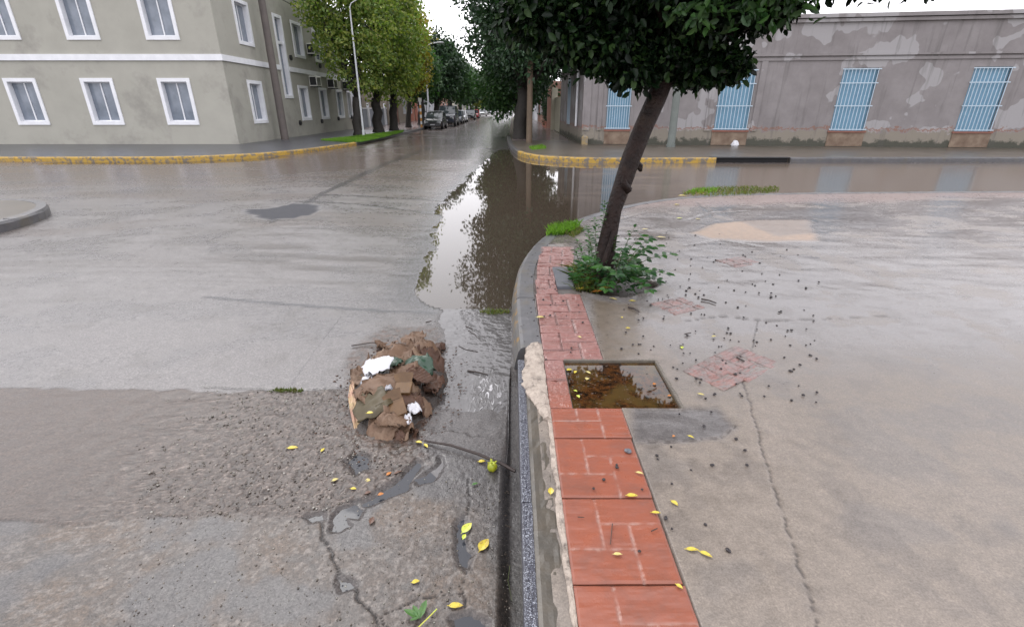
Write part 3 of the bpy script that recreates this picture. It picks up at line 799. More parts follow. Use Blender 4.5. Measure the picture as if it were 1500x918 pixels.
# ---- water filled pit
x0, x1, y0, y1 = PIT
pit = empty('utility_pit', ((x0 + x1) / 2, (y0 + y1) / 2, -.3), kind='structure', label='open square utility pit full of brown water in the sidewalk')
wall = join(box(x0 - .03, x0, y0 - .03, y1 + .03, -.3, -.012), box(x1, x1 + .03, y0 - .03, y1 + .03, -.3, -.012), box(x0, x1, y0 - .03, y0, -.3, -.012), box(x0, x1, y1, y1 + .03, -.3, -.012), box(x0, x1, y0, y1, -.32, -.3))
add('pit_wall', wall, 'old_cement', pit)
_rm = []
for k_ in range(26):
    t0, t1 = k_ / 26, (k_ + 1) / 26; q_ = .012 + .012 * vnoise(np.array([k_ * .7]), np.array([1.5]))[0]
    _rm.append(box(x0 + (x1 - x0) * t0, x0 + (x1 - x0) * t1, y1 - .004, y1 + q_, -.06, .0015, .004))
    _rm.append(box(x1 - .004, x1 + q_, y0 + (y1 - y0) * t0, y0 + (y1 - y0) * t1, -.06, .0015, .004))
add('rim', join(*_rm), 'rimc', pit)
add('water', ([(x0, y0, -.02), (x1, y0, -.02), (x1, y1, -.02), (x0, y1, -.02)], [(0, 1, 2, 3)]), 'pit', pit)
V = []; F_ = []
random.seed(5)

# ---- slate lid beside the tree
lx, ly = g(812, 421)
lid = add('meter_lid', join(box(lx, lx + .155, ly, ly + .56, -.02, .022, .006), box(lx + .05, lx + .06, ly + .1, ly + .12, .02, .026)), 'slate', label='dark slate meter lid set in the tiles beside the leaning tree', category='lid') if False else \
      add('meter_lid', join(box(.435, .60, 4.44, 5.06, -.02, .02, .006), box(.50, .53, 4.5, 4.52, .018, .024)), 'slate', label='dark slate meter lid set in the tiles beside the leaning tree', cat='lid')

# ------------------------------------------------------------------ kerbs
def offset(pts, d):
    out = []
    for i, p in enumerate(pts):
        a = pts[max(0, i - 1)]; b = pts[min(len(pts) - 1, i + 1)]
        tx, ty = b[0] - a[0], b[1] - a[1]; l = math.hypot(tx, ty)
        out.append((p[0] + ty / l * d, p[1] - tx / l * d))
    return out
def resample(pts, step):
    out = [pts[0]]; acc = 0
    for a, b in zip(pts[:-1], pts[1:]):
        L = math.hypot(b[0] - a[0], b[1] - a[1]); n = max(1, int(round(L / step)))
        for k in range(1, n + 1): out.append((a[0] + (b[0] - a[0]) * k / n, a[1] + (b[1] - a[1]) * k / n))
    return out
def smooth_pts(pts, it=2):
    for _ in range(it):
        q = [pts[0]]
        for a, b in zip(pts[:-1], pts[1:]):
            q.append((a[0] * .75 + b[0] * .25, a[1] * .75 + b[1] * .25)); q.append((a[0] * .25 + b[0] * .75, a[1] * .25 + b[1] * .75))
        q.append(pts[-1]); pts = q
    return pts
def sweep(pts, prof, mats, mis=None, jit=.002, seed=0):
    """prof: list of (offset to the right of travel, z)"""
    rows = [offset(pts, o) for o, z in prof]
    n = len(pts); k = len(prof); rnd = random.Random(seed)
    V = []
    for i in range(n):
        for j in range(k): V.append((rows[j][i][0] + rnd.uniform(-jit, jit), rows[j][i][1] + rnd.uniform(-jit, jit), prof[j][1] + rnd.uniform(-jit, jit)))
    F_ = []; mi = []
    for i in range(n - 1):
        for j in range(k - 1):
            F_.append((i * k + j, (i + 1) * k + j, (i + 1) * k + j + 1, i * k + j + 1)); mi.append(mis[j] if mis else 0)
    F_.append(tuple(range(k))[::-1] if k > 2 else (0, 1, 1)); F_.append(tuple((n - 1) * k + j for j in range(k))); mi += [0, 0]
    return V, F_, mi
kerb = empty('kerb', (0, 0, 0), kind='structure', label='near corner kerb of granite edging and worn concrete')
nk = smooth_pts(KO[2:], 2)
# granite edging + cement behind it
def strip(name, x0, x1, y0, y1, z0, z1, mt, n, jx0=0, jx1=0, jz=.001, seed=0, dome=0.):
    ys_ = np.linspace(y0, y1, n); V = []; F_ = []
    k = 7
    for i, y in enumerate(ys_):
        if name == 'mortar_lump': x0 = .08 + .1 * (1 - min(1, max(0, (y - 2.28) / .3))) ** 1.5 + .04 * max(0, (y - 3.0) / .2)
        a = x0 + jx0 * (fbm(np.array([y * 9. + seed]), np.array([seed * 1.7]), 4)[0] - .5) * 2
        b = x1 + jx1 * (fbm(np.array([y * 9. + seed + 40]), np.array([seed * 1.7]), 4)[0] - .5) * 2
        V.append((a, y, z0))
        for j in range(k):
            t = j / (k - 1); zz = z1 - (.004 if j in (0, k - 1) else 0) + dome * math.sin(math.pi * t)
            V.append((a + (b - a) * t, y, zz + jz * 2 * (fbm(np.array([y * 25. + j * 3.1]), np.array([j * 2.3 + seed]), 3)[0] - .5)))
        V.append((b, y, z0))
    m_ = k + 2
    for i in range(n - 1):
        for j in range(m_ - 1): F_.append((i * m_ + j, i * m_ + j + 1, (i + 1) * m_ + j + 1, (i + 1) * m_ + j))
    F_.append(tuple(range(m_))); F_.append(tuple((n - 1) * m_ + j for j in range(m_))[::-1])
    return add(name, (V, F_), mt, kerb, smooth=False)
strip('granite_edging', .042, .088, -1.5, 1.66, -.3, .001, 'granite', 40)
strip('granite_edging', .040, .086, 1.665, 2.98, -.3, .001, 'granite', 30)
strip('cement_bed', .087, .2, -1.5, 2.6, -.1, -.004, 'old_cement', 140, jz=.003)
strip('mortar_seam', .194, .2215, -1.5, 2.42, -.06, .004, 'mortar', 240, jx0=.016, jz=.004, seed=3)
strip('mortar_lump', .075, .219, 2.28, 3.22, -.08, .008, 'mortar', 150, jx0=.05, jx1=.008, jz=.012, seed=8, dome=.014)
# concrete kerb stones round the corner
pts = [p for p in resample([q for q in nk if q[1] > 3.12 or q[0] > .5], .09)]
PR = [(0, -.3), (.0, -.17), (.012, -.1), (.03, -.03), (.05, -.004), (.075, .006), (.14, .008), (.205, .004), (.212, -.06)]
st_i = 0; seedk = 1
L = 0; cuts = [0]
for i in range(1, len(pts)):
    L += math.hypot(pts[i][0] - pts[i - 1][0], pts[i][1] - pts[i - 1][1])
    if L > (.95 if len(cuts) < 12 else 1.6): cuts.append(i); L = 0
    if len(cuts) > 40: break
for a, b in zip(cuts[:-1], cuts[1:]):
    seg = pts[a:b + 1]
    # pull in the ends by 4 mm for an open joint
    def pull(p, q, d=.007):
        l = math.hypot(q[0] - p[0], q[1] - p[1]); return (p[0] + (q[0] - p[0]) * d / l, p[1] + (q[1] - p[1]) * d / l)
    seg = [pull(seg[0], seg[1])] + seg[1:-1] + [pull(seg[-1], seg[-2])]
    V, F_, mi = sweep(seg, PR, None, [1, 1, 1, 1, 0, 0, 0, 0], .002, a)
    me = mesh('kerb_stone', V, F_, ['kerb', 'yellow_trace'], mi=mi)
    link('kerb_stone', me, kerb)
# solid core behind the stones so nothing shows under the pavement edge
# far kerbs
def far_kerb(pts, label, step, painted_until, rev, wdt=.16, opening=None):
    root = empty('kerb', (0, 0, 0), kind='structure', label=label)
    q = resample(smooth_pts(pts, 2), .35)
    if rev: q = q[::-1]
    s_ = 1 if not rev else 1
    L = 0; cuts = [0]
    for i in range(1, len(q)):
        L += math.hypot(q[i][0] - q[i - 1][0], q[i][1] - q[i - 1][1])
        if L > step: cuts.append(i); L = 0
    cuts.append(len(q) - 1)
    for a, b in zip(cuts[:-1], cuts[1:]):
        if b - a < 1: continue
        seg = q[a:b + 1]
        c = seg[len(seg) // 2]
        if opening and opening[0] < c[0] < opening[1] and c[1] < 20: continue
        dir_ = 1
        prof = [(0, -.3), (.0, -.03), (.02, .006), (wdt - .02, .008), (wdt, .004), (wdt, -.2)]
        V, F_, mi = sweep(seg, prof, None, None, .006, a)
        me = mesh('kerb_stone', V, F_, ['yellow_kerb' if painted_until(c) else 'kerb'])
        link('kerb_stone', me, root)
    return root
kr = [(p[0], p[1]) for p in KR[1:]]
far_kerb([(x, y) for x, y in kr if y < 60][::1], 'yellow painted kerb around the far right corner', 1.1, lambda c: c[1] < 21.5 and c[0] < 6.6, True, opening=(6.9, 9.6))
kl = [p for p in KL if p[1] < 300]
far_kerb(kl, 'yellow painted kerb around the far left corner', 1.1, lambda c: c[1] < 26.2 and c[0] > -22, False)
far_kerb(KN, 'plain kerb of the near left corner', 1.2, lambda c: False, True)
# storm drain opening in the far right kerb
sd = empty('storm_drain', (8.25, 17.8, -.16), label='black storm drain mouth in the far kerb where the yellow paint ends', cat='drain')
add('opening', box(6.95, 9.6, 17.78, 18.1, -.3, -.012), 'black', sd)
add('lintel', box(6.9, 9.65, 17.72, 17.9, -.01, .02, .01), 'iron', sd)

# far sidewalks
def slab(name, poly, label, mt, z=0.0):
    return add(name, prism(poly, -.3, z), mt, kind='structure', label=label)
slab('sidewalk', offset(smooth_pts(kr, 2)[::-1], .14) + [(-.16, 600), (60, 600)], 'wet far right sidewalk beside the old stucco house', 'farwalk')
slab('sidewalk', offset(smooth_pts(KL, 2), .14) + [(-60, 600)], 'dark wet flagstone sidewalk in front of the grey building', 'darkslab')
slab('sidewalk', offset(smooth_pts(KN, 2)[::-1], .14) + [(-60, -3)], 'near left corner sidewalk', 'farwalk')
add('paving', box(-12.9, -7.85, 41, 250, -.05, .005), 'farwalk2', kind='structure', label='reddish tiled sidewalk further down on the left')
add('paving', box(.0, 3.15, 27.5, 250, -.05, .005), 'farwalk2', kind='structure', label='wet tiled sidewalk running away on the right')
# ------------------------------------------------------------------ walls with openings
def wall_geo(o, u, L, H, ops, depth, z0=0.0):
    """o origin (x,y), u unit direction; outward normal = (u.y,-u.x); reveals go inward"""
    us = sorted(set([0, L] + [a for p in ops for a in p[:2]])); zs = sorted(set([z0, H] + [a for p in ops for a in p[2:]]))
    n = (u[1], -u[0])
    def P(a, z, d=0): return (o[0] + u[0] * a - n[0] * d, o[1] + u[1] * a - n[1] * d, z)
    V = []; F_ = []
    def q(*p): b = len(V); V.extend(p); F_.append((b, b + 1, b + 2, b + 3))
    for a, b in zip(us[:-1], us[1:]):
        for c, d in zip(zs[:-1], zs[1:]):
            m1, m2 = (a + b) / 2, (c + d) / 2
            if any(p[0] < m1 < p[1] and p[2] < m2 < p[3] for p in ops): continue
            q(P(a, c), P(b, c), P(b, d), P(a, d))
    for (a, b, c, d) in ops:
        q(P(a, c), P(a, c, depth), P(a, d, depth), P(a, d)); q(P(b, c, depth), P(b, c), P(b, d), P(b, d, depth))
        q(P(a, c, depth), P(a, c), P(b, c), P(b, c, depth)); q(P(a, d), P(a, d, depth), P(b, d, depth), P(b, d))
    return V, F_
def obox(o, u, a, b, d0, d1, z0, z1):
    """box on a wall: along a..b, proud d0..d1 outward"""
    n = (u[1], -u[0])
    V = [(o[0] + u[0] * s + n[0] * d, o[1] + u[1] * s + n[1] * d, z) for z in (z0, z1) for d in (d0, d1) for s in (a, b)]
    return V, [(0, 2, 3, 1), (4, 5, 7, 6), (0, 1, 5, 4), (2, 6, 7, 3), (0, 4, 6, 2), (1, 3, 7, 5)]
def frame_geo(o, u, a, b, c, d, t, d0, d1):
    return join(obox(o, u, a - t, b + t, d0, d1, c - t, c), obox(o, u, a - t, b + t, d0, d1, d, d + t), obox(o, u, a - t, a, d0, d1, c, d), obox(o, u, b, b + t, d0, d1, c, d))
def window(o, u, a, b, c, d, parent, t=.14, mullion=True, dep=.22, fm='white_trim'):
    a += .012; b -= .012; c += .012; d -= .012; t += .012
    w_ = add('window', frame_geo(o, u, a, b, c, d, t, -dep * .9, .045), fm, parent)
    add('pane', obox(o, u, a, b, -dep, -dep * .86, c, d), 'glass', w_)
    g_ = []
    m_ = (a + b) / 2
    if mullion: g_.append(obox(o, u, m_ - .025, m_ + .025, -dep * .86, -dep * .7, c, d))
    g_.append(obox(o, u, a, b, -dep * .86, -dep * .72, c, c + .05)); g_.append(obox(o, u, a, b, -dep * .86, -dep * .72, d - .05, d))
    add('sash', join(*g_), fm, w_)
    return w_

# ---- grey building on the left
BX = -13.0
gb = empty('grey_building', (BX, 34, 0), label='two storey grey rendered building with white window frames on the left', cat='building')
o1, u1 = (BX, 24.6), (0, 1)           # travelling +Y, outward normal (1,0)
Lg = 43.2 - 24.6; Hg = 7.7
wins = [(33.1, 34.4, 4.55, 6.2), (36.4, 37.6, 4.55, 6.2), (39.8, 41.0, 4.55, 6.2), (32.75, 34.0, 1.0, 2.72), (36.15, 37.4, 1.0, 2.72), (39.6, 40.8, 1.0, 2.72), (42.1, 42.9, 1.0, 2.72), (30.75, 31.6, 2.25, 6.2), (26.6, 27.8, 1.0, 2.72), (26.6, 27.8, 4.55, 6.2)]
ops = [(a - 24.6, b - 24.6, c, d) for a, b, c, d in wins]
add('wall', wall_geo(o1, u1, Lg, Hg, ops, .25), 'grey_render', gb)
for op in ops: window(o1, u1, *op, gb)
add('transom', obox(o1, u1, 30.75 - 24.6, 31.6 - 24.6, -.19, -.05, 4.9, 5.05), 'white_trim', gb)
o2, u2 = (BX - 22, 24.6), (1, 0)      # facade on the cross street, outward -Y
ops2 = [(a, a + 1.2, c, c + 1.7) for a in (1.5, 5, 8.5, 12, 15.5, 19) for c in (1.0, 4.5)]
add('wall', wall_geo(o2, u2, 22, Hg, ops2, .25), 'grey_render', gb)
for op in ops2: window(o2, u2, *op, gb)
add('wall', box(BX - 22, BX - .3, 42.9, 43.2, 0, Hg), 'grey_render', gb)
add('wall', box(BX - 22, BX - 21.7, 24.7, 42.85, 0, Hg), 'grey_render', gb)
add('roof', box(BX - 22, BX - .02, 24.65, 43.1, Hg - .3, Hg - .05), 'parapet', gb)
add('band', obox(o1, u1, 0, 30.6 - 24.6, 0, .07, 3.55, 3.8), 'white_trim', gb)
add('band', obox(o1, u1, 31.75 - 24.6, Lg, 0, .07, 3.55, 3.8), 'white_trim', gb)
add('band', obox(o2, u2, 0, 22.07, 0, .07, 3.55, 3.8), 'white_trim', gb)
for k, (zz, pr) in enumerate([(Hg - .02, .05), (Hg + .16, .12), (Hg + .34, .2)]):
    add('parapet', join(obox(o1, u1, 0, Lg, -.25, pr, zz, zz + .15), obox(o2, u2, 0, 22 + pr, -.25, pr, zz, zz + .15)), 'parapet', gb)
add('downpipe', tube([(BX + .06, 37.9, 6.6), (BX + .06, 37.9, 5.2), (BX + .06, 38.3, 4.9)], .05, 6), 'white_trim', gb)
for (yv, zv) in [(32.2, 4.3), (32.1, .75), (35.8, .75), (39.3, .85), (42.5, .9), (36.9, 4.2)]:
    add('vent', tube([(BX - .05, yv, zv), (BX + .1, yv, zv)], .14, 12), 'iron', gb)
def ac_unit(y, z, label):
    r_ = empty('air_conditioner', (BX + .02, y, z), label=label, cat='air conditioner', group='air conditioners on the grey building')
    add('casing', box(BX + .02, BX + .5, y, y + .85, z, z + .6, .03), 'ac', r_)
    add('grille', join(*[box(BX + .5, BX + .515, y + .08, y + .62, z + .08 + .055 * k, z + .11 + .055 * k) for k in range(8)] + [box(BX + .06, BX + .46, y - .012, y, z + .06, z + .54)]), 'iron', r_)
    for yb in (.1, .7): add('bracket', box(BX, BX + .5, y + yb, y + yb + .06, z - .06, z), 'iron', r_)
ac_unit(34.95, 4.75, 'air conditioner on the upper wall between the two framed windows')
ac_unit(38.3, 4.7, 'air conditioner on the upper wall just left of the tree leaves')
ac_unit(34.6, 2.88, 'air conditioner under the white band, nearest to the tall window')
ac_unit(37.9, 2.88, 'air conditioner under the white band, middle of the lower row')
ac_unit(41.2, 2.88, 'air conditioner under the white band, closest to the trees')

# ---- old stucco house on the right
ang = math.atan(-.14); u3 = (math.cos(ang), math.sin(ang)); o3 = (3.3, 24.65)
def along(px, py):                     # wall coordinate and height at a photo pixel
    r = ray(px, py)
    # (x - ox)*n.x + (y-oy)*n.y = 0
    n = (u3[1], -u3[0]); t = ((o3[0]) * n[0] + o3[1] * n[1]) / (r[0] * n[0] + r[1] * n[1])
    p = (r[0] * t, r[1] * t, EYE + r[2] * t)
    return ((p[0] - o3[0]) * u3[0] + (p[1] - o3[1]) * u3[1], p[2])
sh = empty('stucco_house', (o3[0], o3[1], 0), label='old peeling stucco house with blue barred windows on the right corner', cat='house')
a1 = along(887, 191); a2 = along(919, 191); b1 = along(1045, 192); b2 = along(1090, 192)
zs0 = .66; zt = 3.15
ops = [(a1[0], a2[0] + .05, zs0, zt), (b1[0], b2[0] + .1, zs0, zt), (b2[0] + 3.6, b2[0] + 5.0, zs0, zt), (b2[0] + 8.6, b2[0] + 10.0, zs0, zt), (b2[0] + 13.6, b2[0] + 15, zs0, zt), (b2[0] + 18.6, b2[0] + 20, zs0, zt)]
Hs = 5.0
add('wall', wall_geo(o3, u3, 34, Hs, ops, .18), 'stucco', sh)
add('wall', wall_geo((3.3, 36.2), (0, -1), 36.2 - 24.65, Hs, [(6.3, 7.3, .9, 3.0)], .2), 'stucco', sh) if False else None
# street side wall, outward normal must be -X : travel -Y => normal (-1, 0)
add('wall', wall_geo((3.3, 36.2), (0, -1), 36.2 - 24.65, Hs, [(5.0, 6.1, .8, 3.0)], .2), 'stucco', sh)
window((3.3, 36.2), (0, -1), 5.0, 6.1, .8, 3.0, sh, t=.08, fm='bars')
add('downpipe', tube([(3.22, 26.4, 5), (3.22, 26.4, .75)], .06, 8), 'white_trim', sh)
add('roof', ([(3.35, 24.7, Hs - .1), (36.8, 20, Hs - .1), (36.8, 36, Hs - .1), (3.35, 36, Hs - .1)], [(0, 1, 2, 3)]), 'parapet', sh)
for zz, pr, hh in [(3.45, .05, .1), (3.62, .09, .08), (Hs - .15, .12, .12), (Hs, .2, .14)]:
    add('cornice', join(obox(o3, u3, -pr, 34, 0, pr, zz, zz + hh), obox((3.3, 36.2), (0, -1), 0, 11.55, 0, pr, zz, zz + hh)), 'stucco', sh)
for a, b in [(-.0, .35), (a1[0] - .42, a1[0] - .22), (b1[0] - .42, b1[0] - .18), (b2[0] + .25, b2[0] + .5)]:
    add('pilaster', obox(o3, u3, a, b, 0, .05, .62, 3.44), 'stucco', sh)
for k, (a, b, c, d) in enumerate(ops):
    add('shutter', obox(o3, u3, a, b, -.16, -.12, c, d), 'shutter', sh)
    add('sill', obox(o3, u3, a - .08, b + .08, -.1, .07, c - .07, c), 'redsill', sh)
    add('sill_apron', obox(o3, u3, a - .05, b + .05, 0, .03, .02, c - .075), 'sill', sh)
    gr = empty('window_grille', (0, 0, 0)); gr.parent = sh; gr.location = (0, 0, 0)
    nb = 10
    for i in range(nb):
        s_ = a + .04 + (b - a - .08) * i / (nb - 1)
        add('bar', obox(o3, u3, s_ - .011, s_ + .011, .02, .05, c + .02, d - .02), 'bars', gr)
    for zz in (c + .04, c + (d - c) * .40, c + (d - c) * .76, d - .06):
        add('crossbar', obox(o3, u3, a - .06, b + .06, .051, .065, zz, zz + .035), 'bars', gr)
# yellow stub at the corner
add('corner_stub', box(3.28, 3.56, 24.3, 24.52, 0, .42, .09), 'ochre', None, label='short worn yellow block standing at the corner of the stucco house', cat='bollard')
bx, by = g(1062, 213)
# ---- houses further away
def house(name, x, side, y0, y1, h, mt, label, dep=9, seed=0, openings=True, trim='white_trim', cat='house'):
    r_ = empty(name, (x, (y0 + y1) / 2, 0), label=label, cat=cat)
    rnd = random.Random(seed)
    if side < 0: o, u = (x, y0), (0, 1)
    else: o, u = (x, y1), (0, -1)
    L_ = y1 - y0; ops = []
    a = 1.0
    if openings:
        k = 0
        while a + 1.4 < L_:
            if k % 3 == 1: ops.append((a, a + 1.0, .02, min(2.2, h - .4)))
            else: ops.append((a, a + 1.3, 1.0, min(2.4, h - .4)))
            a += 2.6 + rnd.random(); k += 1
    add('wall', wall_geo(o, u, L_, h, ops, .2), mt, r_)
    s_ = 1 if side > 0 else -1
    xe = x + s_ * dep
    for ya in (y0, y1 - .2): add('wall', box(min(x + s_ * .02, xe), max(x + s_ * .02, xe), ya, ya + .2, 0, h - .02), mt, r_)
    add('roof', box(min(x + s_ * .05, xe), max(x + s_ * .05, xe), y0 + .05, y1 - .05, h - .25, h - .1), 'parapet', r_)
    add('cornice', obox(o, u, 0, L_, 0, .12, h, h + .16), trim, r_)
    for (a, b, c, d) in ops:
        if c < .5: add('door', obox(o, u, a, b, -.18, -.12, c, d), rnd.choice(['redsill', 'iron', 'tan']), r_)
        else: window(o, u, a, b, c, d, r_, t=.08)
    return r_
# left side
lw = empty('front_wall', (BX, 47.5, 0), label='low blue grey front wall with white posts past the grey building', cat='wall')
add('panel', obox((BX, 43.3), (0, 1), 0, 11.5, -.2, 0, 0, 1.5), 'blue_grey', lw)
add('coping', obox((BX, 43.3), (0, 1), 0, 11.5, -.22, .04, 1.502, 1.6), 'white_trim', lw)
for k in range(4): add('post', obox((BX, 43.3), (0, 1), 1 + 3.1 * k, 1.35 + 3.1 * k, .005, .15, 0, 2.0), 'white_trim', lw)
house('white_house', BX - 3, -1, 44, 55, 3.6, 'white_wall', 'white house set back behind the low front wall', seed=1)
house('tan_house', BX, -1, 55.2, 66, 4.2, 'tan', 'tan plastered house behind the left street trees', seed=2)
house('brick_house', BX, -1, 66.2, 76, 3.8, 'redhouse', 'red brick house behind the orange striped post', seed=3)
house('white_house', BX, -1, 76.2, 92, 4.4, 'white_wall', 'white house beyond the red brick one', seed=4)
house('salmon_house', BX, -1, 92.2, 112, 4.0, 'salmon', 'salmon house far down the left side', seed=5)
house('cream_house', BX, -1, 112.2, 150, 5.0, 'cream', 'cream house near the end of the left side', seed=6)
# right side
cw = empty('boundary_wall', (3.3, 38, 0), label='low cream boundary wall right after the stucco house', cat='wall')
add('panel', obox((3.3, 41), (0, -1), 0, 4.7, -.2, 0, 0, 2.3), 'cream', cw)
add('pillar', box(3.05, 3.5, 40.9, 41.4, 0, 3.0, .02), 'cream', cw)
add('pillar', box(2.95, 3.45, 44.0, 44.5, 0, 3.0, .02), 'salmon', cw)
add('planter_wall', box(2.9, 3.2, 44.6, 50, 0, .5), 'redhouse', cw)
house('cream_house', 5.2, 1, 41.5, 52, 4.2, 'cream', 'cream house set back behind a hedge on the right', seed=7)
house('salmon_house', 3.3, 1, 52.2, 68, 4.0, 'salmon', 'salmon house along the right sidewalk', seed=8)
house('white_house', 3.3, 1, 68.2, 90, 4.6, 'white_wall', 'white house far down the right sidewalk', seed=9)
house('tan_house', 3.3, 1, 90.2, 150, 4.6, 'tan', 'tan house at the far end of the right side', seed=10)

# ------------------------------------------------------------------ foliage
def n3(p, s_, k=0.):
    return (np.sin(p[:, 0] * s_ + 1.3 + k) * np.sin(p[:, 1] * s_ * 1.1 + 2.1 + k) + np.sin(p[:, 2] * s_ * 1.2 + p[:, 0] * s_ * .6 + k) * .7 + np.sin((p[:, 1] - p[:, 2]) * s_ * 1.7 + k * 2) * .5)
def leaf_cloud(blobs, n, ln, wd, seed, shell=.45, clus=7, cr=None, up=.5, droop=.3, gap=-.9, zmin=None, curl=.25):
    rng = np.random.RandomState(seed)
    B = np.array(blobs, float)
    wts = (B[:, 3] * B[:, 4] + B[:, 4] * B[:, 5] + B[:, 3] * B[:, 5]); wts /= wts.sum()
    nc = int(n / clus)
    bi = rng.choice(len(B), nc, p=wts)
    d = rng.normal(size=(nc, 3)); d /= np.linalg.norm(d, axis=1)[:, None]
    r = 1 - shell * rng.rand(nc) ** 1.6
    r *= 1 + .10 * rng.normal(size=nc)
    c = B[bi, :3] + d * r[:, None] * B[bi, 3:6]
    keep = n3(c, 2.2 / max(.3, B[:, 3].mean() * .6), seed) > gap
    c = c[keep]; d = d[keep]
    cr = cr or ln * 1.6
    c = np.repeat(c, clus, 0); d = np.repeat(d, clus, 0)
    p = c + rng.normal(size=c.shape) * cr * .6
    if zmin is not None: p = p[(k := p[:, 2] > zmin)]; d = d[k]
    m = len(p)
    ax = rng.normal(size=(m, 3)) + d * .7; ax[:, 2] -= droop; ax /= np.linalg.norm(ax, axis=1)[:, None]
    nr = rng.normal(size=(m, 3)) * .8 + d * .5; nr[:, 2] += up
    sd = np.cross(nr, ax); sd /= np.linalg.norm(sd, axis=1)[:, None] + 1e-9
    nr = np.cross(ax, sd)
    s_ = (.65 + .7 * rng.rand(m))[:, None]
    L_ = ax * ln * s_; W = sd * wd * .5 * s_; N = nr * wd * curl * s_
    v = np.stack([p, p + L_ * .3 + W * .9 + N, p + L_ * .7 + W * .8 + N, p + L_, p + L_ * .7 - W * .8 + N, p + L_ * .3 - W * .9 + N], 1).reshape(-1, 3)
    b = (np.arange(m) * 6)[:, None]
    f = np.concatenate([b + np.array([0, 1, 2, 3]), b + np.array([0, 3, 4, 5])], 0)
    return v, f
def wob(a, b, n, amp, rnd):
    a = Vector(a); b = Vector(b); out = []
    for i in range(n + 1):
        t = i / n; p = a.lerp(b, t)
        if 0 < i < n: p += Vector((rnd.uniform(-amp, amp), rnd.uniform(-amp, amp), rnd.uniform(-amp, amp) * .5))
        out.append(tuple(p))
    return out
def tree(base, fork, blobs, r0, label, leaf='leaf_green', n=9000, ln=.26, wd=.16, seed=1, bark='bark_far', group='street trees', **kw):
    bx, by, bz = base
    r_ = empty('tree', base, label=label, cat='tree', group=group)
    rnd = random.Random(seed)
    gs = [tube([(bx, by, bz - .1), (bx, by, bz + .12)] + wob((bx, by, bz + .3), fork, 4, r0 * .3, rnd), [r0 * 1.5, r0 * 1.25, r0 * 1.08, r0 * 1.02, r0 * .98, r0 * .95, r0 * .92], 12)]
    for q in blobs:
        e = (q[0], q[1], q[2])
        gs.append(tube(wob(fork, e, 4, .15, rnd), [r0 * .6, r0 * .45, r0 * .33, r0 * .22, r0 * .12], 7))
        for k in range(3):
            e2 = (q[0] + rnd.uniform(-.7, .7) * q[3], q[1] + rnd.uniform(-.7, .7) * q[4], q[2] + rnd.uniform(-.5, .7) * q[5])
            gs.append(tube(wob(e, e2, 3, .1, rnd), [r0 * .2, r0 * .14, r0 * .09, r0 * .04], 5))
    add('trunk', join(*gs), bark, r_, smooth=True)
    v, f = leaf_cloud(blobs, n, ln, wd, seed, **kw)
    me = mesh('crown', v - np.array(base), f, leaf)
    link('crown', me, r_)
    return r_

# near leaning tree
tx, ty = .93, 4.72
nt_ = empty('tree', (tx, ty, -.02), label='dark leaning tree with reddish trunk growing at the corner of the sidewalk', cat='tree')
rnd = random.Random(4)
tp = [(.90, 4.70, -.06), (.905, 4.71, .02), (.92, 4.74, .15), (.955, 4.78, .42), (1.0, 4.83, .68), (1.09, 4.9, .95), (1.15, 4.95, 1.15), (1.26, 5.02, 1.42), (1.38, 5.1, 1.68), (1.46, 5.16, 1.9), (1.55, 5.2, 2.1)]
tr = [.14, .12, .1, .087, .082, .087, .097, .086, .088, .094, .09]
V, F_ = tube(tp, tr, 18)
V = [(x + .008 * math.sin(z * 17 + x * 30), y + .008 * math.cos(z * 13), z) for x, y, z in V]
gs = [(V, F_)]
for e, r0 in [((.6, 5.0, 2.9), .06), ((1.2, 5.6, 3.3), .07), ((2.2, 5.4, 3.2), .07), ((2.9, 5.0, 2.75), .05), ((1.0, 4.6, 2.6), .04), ((1.9, 4.6, 2.5), .04), ((.2, 5.4, 2.7), .04), ((2.2, 6.2, 3.0), .05), ((1.2, 6.9, 3.0), .045), ((.95, 5.05, 2.25), .03), ((1.95, 5.0, 2.2), .03)]:
    gs.append(tube(wob((1.5, 5.17, 1.95), e, 5, .05, rnd), [r0, r0 * .85, r0 * .7, r0 * .5, r0 * .35, r0 * .15], 8))
gs.append(tube([(1.12, 4.84, .86), (1.075, 4.8, .93), (1.06, 4.79, 1.0)], [.05, .035, .012], 8))
gs.append(tube([(1.20, 5.0, 1.1), (1.26, 4.98, 1.06), (1.27, 4.98, 1.02)], [.05, .035, .012], 8))
add('trunk', join(*gs), 'bark', nt_, smooth=True)
nb = [(1.35, 5.15, 2.5, .78, .75, .5), (.75, 5.3, 2.55, .65, .7, .42), (1.78, 5.15, 2.52, .42, .7, .42), (2.5, 5.1, 2.95, .6, .7, .42), (3.2, 5.1, 3.1, .7, .7, .5), (1.2, 4.8, 2.85, .8, .65, .5), (2.1, 4.7, 2.95, .6, .6, .45),
      (.45, 5.6, 2.85, .6, .7, .45), (1.5, 5.6, 3.2, 1.3, 1.0, .7), (2.6, 5.3, 3.4, .9, .9, .6), (.9, 5.3, 3.3, .9, .9, .6), (1.7, 5.8, 2.75, .8, .6, .5), (3.6, 5.3, 3.0, .5, .6, .4)]
v1, f1 = leaf_cloud(nb, 66000, .078, .042, 21, shell=.85, clus=9, cr=.10, up=.25, droop=.5, gap=-1.45, curl=.25)
nb2 = [(.85, 6.5, 2.8, .75, .7, .4), (1.5, 6.7, 2.85, .75, .75, .42), (1.2, 7.3, 3.3, 1.1, .8, .55), (1.5, 5.3, 3.8, 1.6, 1.3, .8), (2.8, 5.3, 3.9, 1.2, 1.1, .7), (.5, 5.4, 3.7, 1.1, 1.1, .7), (1.6, 5.4, 4.5, 1.4, 1.2, .7), (1.7, 4.3, 3.5, 1.3, .7, .6)]
